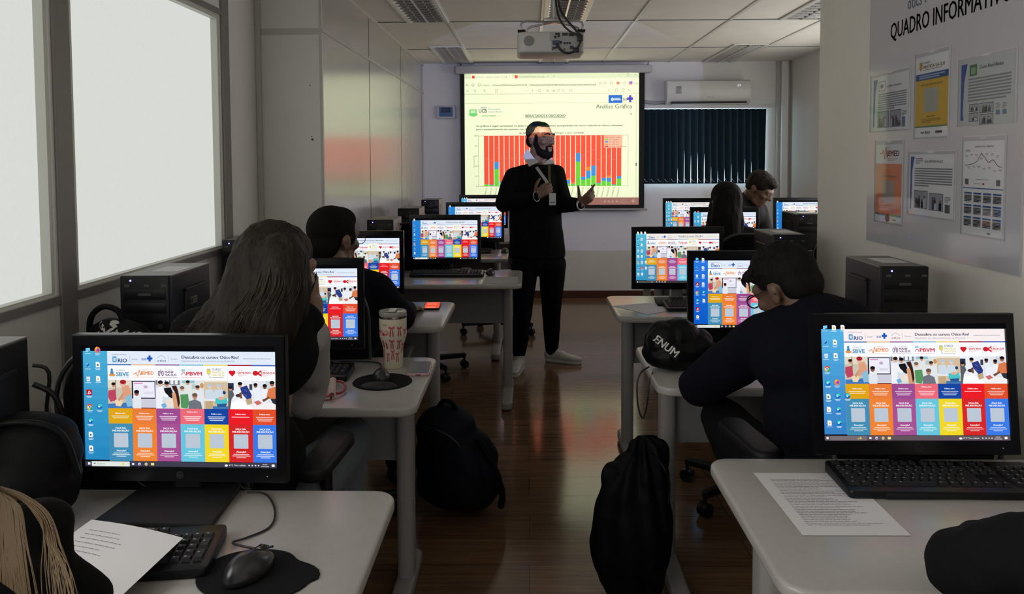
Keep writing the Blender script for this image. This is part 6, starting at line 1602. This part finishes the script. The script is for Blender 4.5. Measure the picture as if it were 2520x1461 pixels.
# --- man bending down beside her
Y = 5.58
m5 = person('young man with short hair bending down beside the woman under the blinds, dark checked shirt', (1.66, Y, 0))
HM = headframe(ZZ(1869, 466), 52, 34, 0, 1.0)
nk = ZZ(1842, 488, .10); s_l, s_r = V(1.50, 5.60, 1.10), V(1.70, 5.70, 1.06)
b = Body(); head(b, HM); b.cap(HM @ V(0, .03, -.05), .052, nk, .056); b.chain([nk, V(1.58, 5.68, .98), V(1.60, 5.74, .84)], [.06, .10, .11]); b.cap(s_l, .045, nk, .05); b.cap(s_r, .045, nk, .05)
el, el2 = V(1.42, 5.50, .90), V(1.72, 5.56, .86); b.chain([s_l, el, V(1.48, 5.30, .80)], [.045, .038, .028]); b.chain([s_r, el2, V(1.66, 5.34, .80)], [.045, .038, .028])
for x in (1.52, 1.68): b.chain([V(x, 5.72, .80), V(x, 5.60, .44), V(x, 5.70, .06)], [.08, .052, .036]); b.cap((x, 5.70, .045), .034, (x, 5.58, .036), .03)
for x, q in ((1.48, 1), (1.66, -1)): hand(b, aim(V(x, 5.32, .80), V(0, -1, -.05), V(0, 0, 1)), (.3, .3, .3, .3), (.7, .2), .06, 1.0, q)
part(b, 'body', SK_TAN, m5, voxel=.008, smooth=3); eyes(HM, m5); [setattr(c, 'location', -Vector(m5.location)) for c in kids(m5) if c.name.split('.')[0] in ('eyes', 'irises')]
h = Body(); h.ell((0, .020, .050), (.084, .100, .086), HM); h.ell((0, -.034, .086), (.062, .062, .038), HM); h.ell((0, .060, .0), (.068, .048, .050), HM)
part(h, 'hair', H_BRN, m5, voxel=.006, smooth=3, disp=(40, .004, (1, 1, 1)))
C_CHECK = mat('dark_checked_cloth', (.007, .007, .009), .9, noise_amt=.6, noise_scale=26)
s = Body(); s.cap(s_l, .060, nk, .06); s.cap(s_r, .060, nk, .06); s.ell(V(1.58, 5.66, 1.03), (.15, .12, .11)); s.ell(V(1.59, 5.70, .93), (.155, .125, .13)); s.ell(V(1.60, 5.73, .82), (.16, .125, .09)); s.chain([s_l, el, V(1.48, 5.32, .80)], [.06, .05, .038]); s.chain([s_r, el2, V(1.66, 5.36, .80)], [.062, .052, .038]); part(s, 'shirt', C_CHECK, m5, voxel=.010, smooth=4, disp=(10, .005, (1, 1, 1)))
s = Body()
for x in (1.52, 1.68): s.chain([V(x, 5.72, .80), V(x, 5.60, .44), V(x, 5.70, .09)], [.10, .07, .05])
part(s, 'trousers', C_TROU, m5, voxel=.012, smooth=3)

# --- blond person at the lower left corner
Y = .86
p6 = person('blond person in a black hooded top, cut off by the lower left corner', (-.66, .74, 0))
sh = at(46, 1310, .84); el = V(-.60, .98, .80); wr = V(-.56, 1.12, .775)
HM = headframe(V(-.70, .78, 1.13), 170, 20, 0, 1.0)
b = Body(); head(b, HM); nk = V(-.72, .74, 1.02); b.cap(HM @ V(0, .02, -.06), .052, nk, .055); b.chain([nk, V(-.72, .70, .82), V(-.72, .66, .56)], [.06, .11, .12]); s2 = V(-.88, .76, .96)
sh = V(-.555, .80, .965); b.cap(sh, .045, nk, .05); b.cap(s2, .045, nk, .05); b.chain([sh, V(-.52, .86, .80), V(-.68, 1.06, .79)], [.042, .036, .027]); b.chain([s2, V(-.94, .90, .80), V(-.80, 1.04, .79)], [.042, .036, .027])
for x in (-.82, -.62): b.chain([V(x, .70, .53), V(x, 1.08, .54), V(x, 1.12, .05)], [.075, .05, .036]); b.cap((x, 1.12, .045), .034, (x, 1.22, .036), .03)
hand(b, aim(V(-.68, 1.06, .79), V(-.8, .5, -.02), V(0, 0, 1)), (.3, .3, .3, .3), (.7, .2), .06, .92, -1); hand(b, aim(V(-.80, 1.04, .79), V(.2, .3, .1), V(0, 0, 1)), (.3, .3, .3, .3), (.7, .2), .06, .92, 1)
part(b, 'body', SK_FAIR, p6, voxel=.008, smooth=3)
s = Body(); s.cap(sh, .058, nk, .06); s.cap(s2, .058, nk, .06); s.ell(V(-.72, .72, .88), (.17, .11, .12)); s.ell(V(-.72, .69, .72), (.17, .12, .16)); s.ell(V(-.72, .67, .58), (.18, .14, .10)); s.chain([sh, V(-.52, .86, .80), V(-.675, 1.05, .792)], [.058, .048, .038]); s.chain([s2, V(-.94, .90, .80), V(-.80, 1.03, .792)], [.058, .05, .038])
s.cap(at(20, 1345, .86), .050, at(88, 1306, .88), .040); s.chain([at(88, 1306, .88), at(118, 1400, .90), at(196, 1470, .93)], [.040, .034, .036])
part(s, 'hooded_top', C_BLK, p6, voxel=.008, smooth=4, disp=(12, .008, (1, 1, 1)))
s = Body()
for x in (-.82, -.62): s.chain([V(x, .68, .54), V(x, 1.08, .54), V(x, 1.12, .09)], [.095, .068, .05])
part(s, 'trousers', C_TROU, p6, voxel=.012, smooth=3)
h = Body(); h.ell((0, .022, .042), (.088, .104, .090), HM); h.chain([HM @ V(0, .06, .02), V(-.72, .68, 1.0), V(-.72, .62, .86)], [.085, .085, .06]); h.chain([HM @ V(-.065, .0, .02), V(-.615, .75, 1.04), V(-.60, .74, .93), V(-.592, .75, .82)], [.035, .034, .030, .014])
part(h, 'hair', H_BLOND, p6, voxel=.006, smooth=4, disp=(18, .005, (2.2, 2.2, .3)))
P_ = []; rnd = random.Random(12)
for k in range(130):
    t = rnd.random(); j = rnd.gauss(0, 9)
    P_.append([at(-8 + j, 1196 + 26 * t, .80), at(50 + 20 * t + j, 1216 + 20 * t, .80), at(98 + 14 * (1 - t) + j, 1262 + 16 * t, .79), at(126 + 10 * (1 - t) + 1.5 * j, 1330 + j, .775), at(138 + 30 * t + 2 * j, 1400, .76), at(140 + 50 * t + 2 * j, 1470, .75)] if k % 4 == 0 else
              [at(-30 + 20 * t + j, 1200 + 20 * t, .795), at(-6 + 46 * t + j, 1236 + 8 * t, .79), at(-4 + 56 * t + 1.4 * j, 1320, .78), at(2 + 58 * t + 2 * j, 1400, .77), at(6 + 64 * t + 2.4 * j, 1480, .765)])
strands(p6, mat('blond_strands', (.17, .115, .065), .5, spec=.2), P_, .0009)

# --- person at the lower right corner: a dark fleece arm on the desk
p7 = person('person in dark fleece, only a bent arm showing, lower right corner', (.90, .86, 0))
el = at(2372, 1388, 1.20); sh = V(.80, .98, 1.02); wr = V(.92, 1.36, .80)
HM = headframe(V(1.02, .80, 1.24), 178, 12, 0, 1.0); nk = V(1.02, .80, 1.12); s2 = V(1.20, .86, 1.02); sh = V(.86, .88, 1.02)
b = Body(); head(b, HM); b.cap(HM @ V(0, .02, -.06), .055, nk, .06); b.chain([nk, V(1.02, .78, .88), V(1.02, .74, .58)], [.06, .12, .13]); b.cap(sh, .05, nk, .05); b.cap(s2, .05, nk, .05)
b.chain([sh, el, V(.84, 1.33, .79)], [.045, .04, .029]); b.chain([s2, V(1.28, 1.06, .82), V(1.12, 1.36, .79)], [.045, .04, .029])
for x in (.92, 1.12): b.chain([V(x, .76, .54), V(x, 1.18, .55), V(x, 1.22, .05)], [.08, .05, .036]); b.cap((x, 1.22, .045), .034, (x, 1.32, .036), .03)
hand(b, aim(V(.84, 1.33, .79), V(.75, .6, 0), V(0, 0, 1)), (.3, .3, .3, .3), (.7, .2), .06, 1.0, -1); hand(b, aim(V(1.12, 1.36, .79), V(-.3, 1, 0), V(0, 0, 1)), (.3, .3, .3, .3), (.7, .2), .06, 1.0, 1)
part(b, 'body', SK_TAN, p7, voxel=.009, smooth=3)
h = Body(); h.ell((0, .020, .050), (.084, .100, .086), HM); h.ell((0, .060, .0), (.068, .048, .050), HM); part(h, 'hair', H_BLK, p7, voxel=.008, smooth=3)
s = Body(); s.cap(sh, .068, nk, .065); s.cap(s2, .068, nk, .065); s.ell(V(1.02, .79, .96), (.19, .12, .12)); s.ell(V(1.02, .77, .80), (.19, .13, .16)); s.ell(V(1.02, .75, .62), (.19, .14, .12)); s.chain([sh, el, V(.845, 1.31, .795)], [.068, .058, .042]); s.chain([s2, V(1.28, 1.06, .82), V(1.12, 1.34, .795)], [.068, .058, .042])
part(s, 'fleece', C_HOOD, p7, voxel=.008, smooth=5, disp=(14, .008, (1, 1, 1)))
s = Body()
for x in (.92, 1.12): s.chain([V(x, .76, .54), V(x, 1.18, .55), V(x, 1.22, .09)], [.10, .07, .05])
part(s, 'trousers', C_TROU, p7, voxel=.013, smooth=3)

# ---------------------------------------------------------------- bags
M_BAGN = cloth('navy_bag_nylon', (.0055, .007, .012), .6, 300); M_BAGB = cloth('black_bag_nylon', (.0032, .0032, .0038), .62, 300); M_SHINY = cloth('black_shiny_nylon', (.005, .005, .0055), .4, 200)
bg = thing('backpack', 'dark navy backpack slumped on the floor against the left desks', 'backpack', (-.285, 3.12, 0), R(-16))
L = Matrix.Rotation(R(-14), 4, 'Y')
b = Body(); b.ell((0, 0, .115), (.185, .13, .112)); b.ell((-.02, 0, .22), (.175, .125, .15)); b.ell((-.055, .0, .32), (.130, .105, .115)); b.ell((.075, -.05, .16), (.10, .09, .13))
def flat0(p): return Vector((p.x, p.y, max(p.z, .003)))
b.build('sack', M_BAGN, bg, voxel=.009, smooth=4, disp=(7, .014, (1, 1, 1)), post=flat0)
b = Body(); b.ell((.03, -.115, .19), (.115, .045, .13)); b.build('front_pocket', M_BAGN, bg, voxel=.008, smooth=4, disp=(10, .008, (1, 1, 1)))
g = MB(); g.tube([(-.14, -.07, .34), (-.09, -.11, .37), (-.01, -.125, .36), (.05, -.12, .31), (.115, -.10, .20)], .005, n=6); g.build('zip', mat('dark_zip', (.004, .004, .005), .4), bg, 60)
g = MB(); g.tube([(-.10, .02, .42), (-.07, .0, .452), (-.03, -.01, .45), (-.01, -.01, .42)], .010, n=8); g.build('carry_loop', M_BAGB, bg, 60)
g = MB(); g.tube([(.10, -.06, .33), (.15, -.06, .25), (.19, -.03, .12), (.17, .02, .03)], .014, n=8); g.build('shoulder_strap', M_BAGB, bg, 60)
bg = thing('drawstring_sack', 'tall gathered black sack standing on the floor in the aisle by the right desks', 'bag', (.335, 2.46, 0), 0)
b = Body()
b.chain([V(0, 0, .11), V(-.008, 0, .20), V(-.004, 0, .29), V(.006, 0, .37), V(.022, 0, .44), V(.045, 0, .50)], [.112, .134, .132, .112, .088, .060])
b.ell((-.065, -.01, .445), (.030, .04, .05)); b.ell((.045, 0, .535), (.048, .045, .045)); b.ell((.02, -.02, .545), (.03, .03, .04)); b.ell((.075, 0, .53), (.028, .03, .05))
def fold(p):
    a = math.atan2(p.y, p.x - .03); k = .004 + .010 * max(0, (p.z - .22) / .3)
    q = k * math.sin(9 * a + 6 * p.z); l = math.hypot(p.x - .03, p.y) or 1
    return Vector((p.x + q * (p.x - .03) / l, p.y + q * p.y / l, max(p.z, .003)))
b.build('sack', M_BAGB, bg, voxel=.007, smooth=8, disp=(9, .010, (1, 1, .6)), post=lambda p: fold(Vector((p.x, p.y, p.z * .95))))
g = MB(); g.tube([(.05, -.050, .515), (.085, -.072, .485), (.105, -.075, .43), (.100, -.085, .37)], .004, n=6); g.build('drawstring', mat('dark_zip', (.004, .004, .005), .4), bg, 60)
bg = thing('drawstring_bag', 'black drawstring bag with big white lettering lying on a desk', 'bag', (.505, 2.58, .741), 0)
b = Body(); b.ell((-.015, 0, .055), (.105, .085, .060)); b.ell((-.055, 0, .085), (.062, .07, .075)); b.ell((.0, .01, .095), (.075, .07, .075)); b.ell((.065, .01, .070), (.062, .06, .060)); b.ell((.10, .01, .045), (.045, .05, .045))
bag_o = b.build('sack', M_SHINY, bg, voxel=.005, smooth=3, disp=(16, .008, (1, 1, 1)), post=flat0)
from mathutils.bvhtree import BVHTree
me = bag_o.data; bv = BVHTree.FromPolygons([v.co for v in me.vertices], [tuple(p.vertices) for p in me.polygons])
vs, fs = glyphs('ENUM', .022, .12); g = MB()
x0 = min(p[0] for p in vs); x1 = max(p[0] for p in vs); ca, sa = math.cos(R(-36)), math.sin(R(-36)); out = []
def drape(u, v_):
    k = .086 / (x1 - x0); a, c_ = (u - x0) * k, v_ * k * 1.15
    x, z = -.096 + a * ca - c_ * sa, .108 + a * sa + c_ * ca
    hit = bv.ray_cast(V(x, -.4, z), V(0, 1, 0)); y = hit[0].y if hit[0] else None
    return x, y, z
ok = [drape(*p) for p in vs]; vv = [g.bm.verts.new((x, (y if y is not None else -.03) - .0012, z)) for x, y, z in ok]
for f in fs:
    if all(ok[k][1] is not None for k in f): g.bm.faces.new([vv[k] for k in f])
for q in [v for v in g.bm.verts if not v.link_faces]: g.bm.verts.remove(q)
g.build('lettering', mat('white_print', (.62, .62, .60), .6), bg)
g = MB(); g.tube([(-.105, -.03, .014), (-.135, -.06, .004), (-.150, -.075, -.03), (-.148, -.08, -.10), (-.132, -.075, -.145), (-.118, -.075, -.10), (-.110, -.07, -.03), (-.096, -.06, .006)], .0028, n=6); g.tube([(-.09, -.045, .145), (-.115, -.055, .12), (-.112, -.06, .08)], .0022, n=6); g.build('drawstring', M_CORD, bg, 60)
bg = thing('backpack', 'black backpack standing on the nearest left desk behind the monitor', 'backpack', (-.985, 1.46, .741), R(12))
b = Body(); b.ell((0, 0, .075), (.105, .085, .08)); b.ell((.0, 0, .13), (.100, .082, .085)); b.ell((.01, 0, .165), (.082, .07, .055)); b.ell((.0, -.06, .085), (.078, .05, .075))
b.build('sack', M_BAGB, bg, voxel=.007, smooth=4, disp=(9, .008, (1, 1, 1)), post=flat0)
g = MB(); g.tube([(-.102, -.03, .08), (-.094, -.045, .16), (-.045, -.05, .208), (.03, -.05, .215), (.086, -.045, .185), (.105, -.03, .10)], .006, n=8); g.build('piping', M_SHINY, bg, 60)
g = MB(); g.ball((-.098, -.050, .10), .004); g.build('zip_pull', mat('bright_zip_pull', (.8, .8, .75), .15, metal=1.0), bg)
bg = thing('handbag', 'black handbag with pale leaf pattern beside the tower under the panes', 'handbag', (-1.235, 2.28, .741), R(-8))
b = Body(); b.ell((0, 0, .085), (.135, .06, .09)); b.ell((0, 0, .16), (.115, .045, .075)); hb = b.build('sack', M_BAGB, bg, voxel=.006, smooth=4, disp=(10, .006, (1, 1, 1)), post=flat0)
g = MB(); g.tube([(-.10, 0, .17), (-.092, 0, .235), (-.05, 0, .268), (.0, 0, .255), (.02, 0, .21)], .009, n=8); g.build('handle', M_BAGB, bg, 60)
me = hb.data; bv = BVHTree.FromPolygons([v.co for v in me.vertices], [tuple(p.vertices) for p in me.polygons]); g = MB(); rnd = random.Random(2)
for k in range(26):
    x, z, a = rnd.uniform(-.05, .10), rnd.uniform(.155, .228), rnd.uniform(0, PI); pts = []
    for t in range(8):
        u = t * PI / 4; px, pz = .016 * math.cos(u), .0045 * math.sin(u); X, Z = x + px * math.cos(a) - pz * math.sin(a), z + px * math.sin(a) + pz * math.cos(a)
        hit = bv.ray_cast(V(X, -.4, Z), V(0, 1, 0)); pts.append((X, hit[0].y - .0012, Z) if hit[0] else None)
    if all(pts): g.poly(pts)
g.build('leaf_print', mat('pale_leaf_print', (.42, .40, .36), .7), bg)
# grey jacket on a chair behind the notice-board wall, and the power leads by the left tower
jk = thing('jacket', 'grey jacket just showing past the end of the notice board wall', 'jacket', (1.80, 4.36, .70), 0)
b = Body(); b.cap((-.10, 0, .27), .055, (.18, 0, .30), .055); b.cap((-.13, -.01, .10), .055, (-.11, 0, .25), .06); b.cap((-.10, -.03, .10), .06, (.18, -.03, .10), .06); b.cap((.17, 0, .05), .06, (.19, 0, .28), .06); b.build('shell', cloth('grey_jacket_cloth', (.12, .12, .125), .85), jk, voxel=.009, smooth=4, disp=(12, .010, (1, 1, 1)))
o = MB().tube([(-1.045, 1.585, .98), (-1.01, 1.60, .95), (-.995, 1.61, .88), (-1.0, 1.62, .80), (-1.02, 1.62, .745)], .006, n=8).tube([(-1.045, 1.585, 1.02), (-1.02, 1.60, 1.0), (-1.035, 1.61, .90), (-1.02, 1.62, .80), (-1.03, 1.62, .745)], .004, n=8).build('power_lead', M_CORD, None, 60)
tag(o, 'black power leads behind the tower at the left edge of the picture', 'cord')
# ---------------------------------------------------------------- light
# the projector's own beam: a lamp at the lens whose picture is a bright rectangle with a faint bluish spill round it
LP = Vector((.15, 3.765, 1.973))
ld = bpy.data.lights.new('projector_beam', 'SPOT'); lo = bpy.data.objects.new('projector_beam', ld); COL.objects.link(lo)
lo.location = LP
tgt = Vector((.24, 7.9165, 1.6)); lo.rotation_euler = (tgt - LP).to_track_quat('-Z', 'Y').to_euler()
ld.spot_size = R(50); ld.spot_blend = 0; ld.shadow_soft_size = .006; ld.energy = 600
ld.use_nodes = True
nt = ld.node_tree; nt.nodes.clear(); N = nt.nodes.new; L = nt.links.new
out = N('ShaderNodeOutputLight'); em = N('ShaderNodeEmission'); ge = N('ShaderNodeNewGeometry'); sp = N('ShaderNodeSeparateXYZ')
L(em.outputs[0], out.inputs[0]); L(ge.outputs['Incoming'], sp.inputs[0])
def mth(op, a, b=None):
    n = N('ShaderNodeMath'); n.operation = op
    for i, q in enumerate((a, b)):
        if q is None: continue
        if isinstance(q, (int, float)): n.inputs[i].default_value = q
        else: L(q, n.inputs[i])
    return n.outputs[0]
ra = mth('DIVIDE', sp.outputs['X'], sp.outputs['Y']); rb = mth('DIVIDE', sp.outputs['Z'], sp.outputs['Y'])
D = 7.9165 - LP.y
def rect(x0, x1, z0, z1):
    a = mth('MULTIPLY', mth('GREATER_THAN', ra, (x0 - LP.x) / D), mth('LESS_THAN', ra, (x1 - LP.x) / D))
    b = mth('MULTIPLY', mth('GREATER_THAN', rb, (z0 - LP.z) / D), mth('LESS_THAN', rb, (z1 - LP.z) / D))
    return mth('MULTIPLY', a, b)
inner = rect(-.648, 1.130, .972, 2.318); foot = rect(-.648, 1.130, .972, 1.050); spill = rect(-1.3, 1.76, .52, 3.0)
def mixc(f, a, b):
    n = N('ShaderNodeMix'); n.data_type = 'RGBA'; L(f, n.inputs['Factor'])
    for s, q in (('A', a), ('B', b)):
        if isinstance(q, tuple): n.inputs[s].default_value = (*q, 1)
        else: L(q, n.inputs[s])
    return n.outputs['Result']
c = mixc(spill, (0, 0, 0), (.060, .064, .115)); c = mixc(inner, c, (.93, .97, .82)); c = mixc(rect(-.19, -.13, 1.17, 1.33), c, (.08, .34, .12)); c = mixc(rect(-.13, -.05, 1.17, 1.27), c, (.06, .15, .5)); c = mixc(rect(-.05, .10, 1.17, 1.36), c, (.09, .36, .09)); c = mixc(foot, c, (.34, .16, .13))
L(c, em.inputs['Color']); em.inputs['Strength'].default_value = 1.0

# even grey fill added to brighten the room through its open back
w = bpy.data.worlds.new('world'); SC.world = w; w.use_nodes = True
w.node_tree.nodes['Background'].inputs['Color'].default_value = (.95, .97, 1.0, 1)
w.node_tree.nodes['Background'].inputs['Strength'].default_value = .45
SC.view_settings.view_transform = 'Standard'; SC.view_settings.look = 'None'
SC.view_settings.exposure = 0.0; SC.view_settings.gamma = 1.0; SC.view_settings.use_curve_mapping = False
try:
    SC.cycles.max_bounces = 8; SC.cycles.diffuse_bounces = 4; SC.cycles.glossy_bounces = 4; SC.cycles.transparent_max_bounces = 12
    SC.cycles.sample_clamp_indirect = 4.0; SC.cycles.use_denoising = True
except Exception: pass
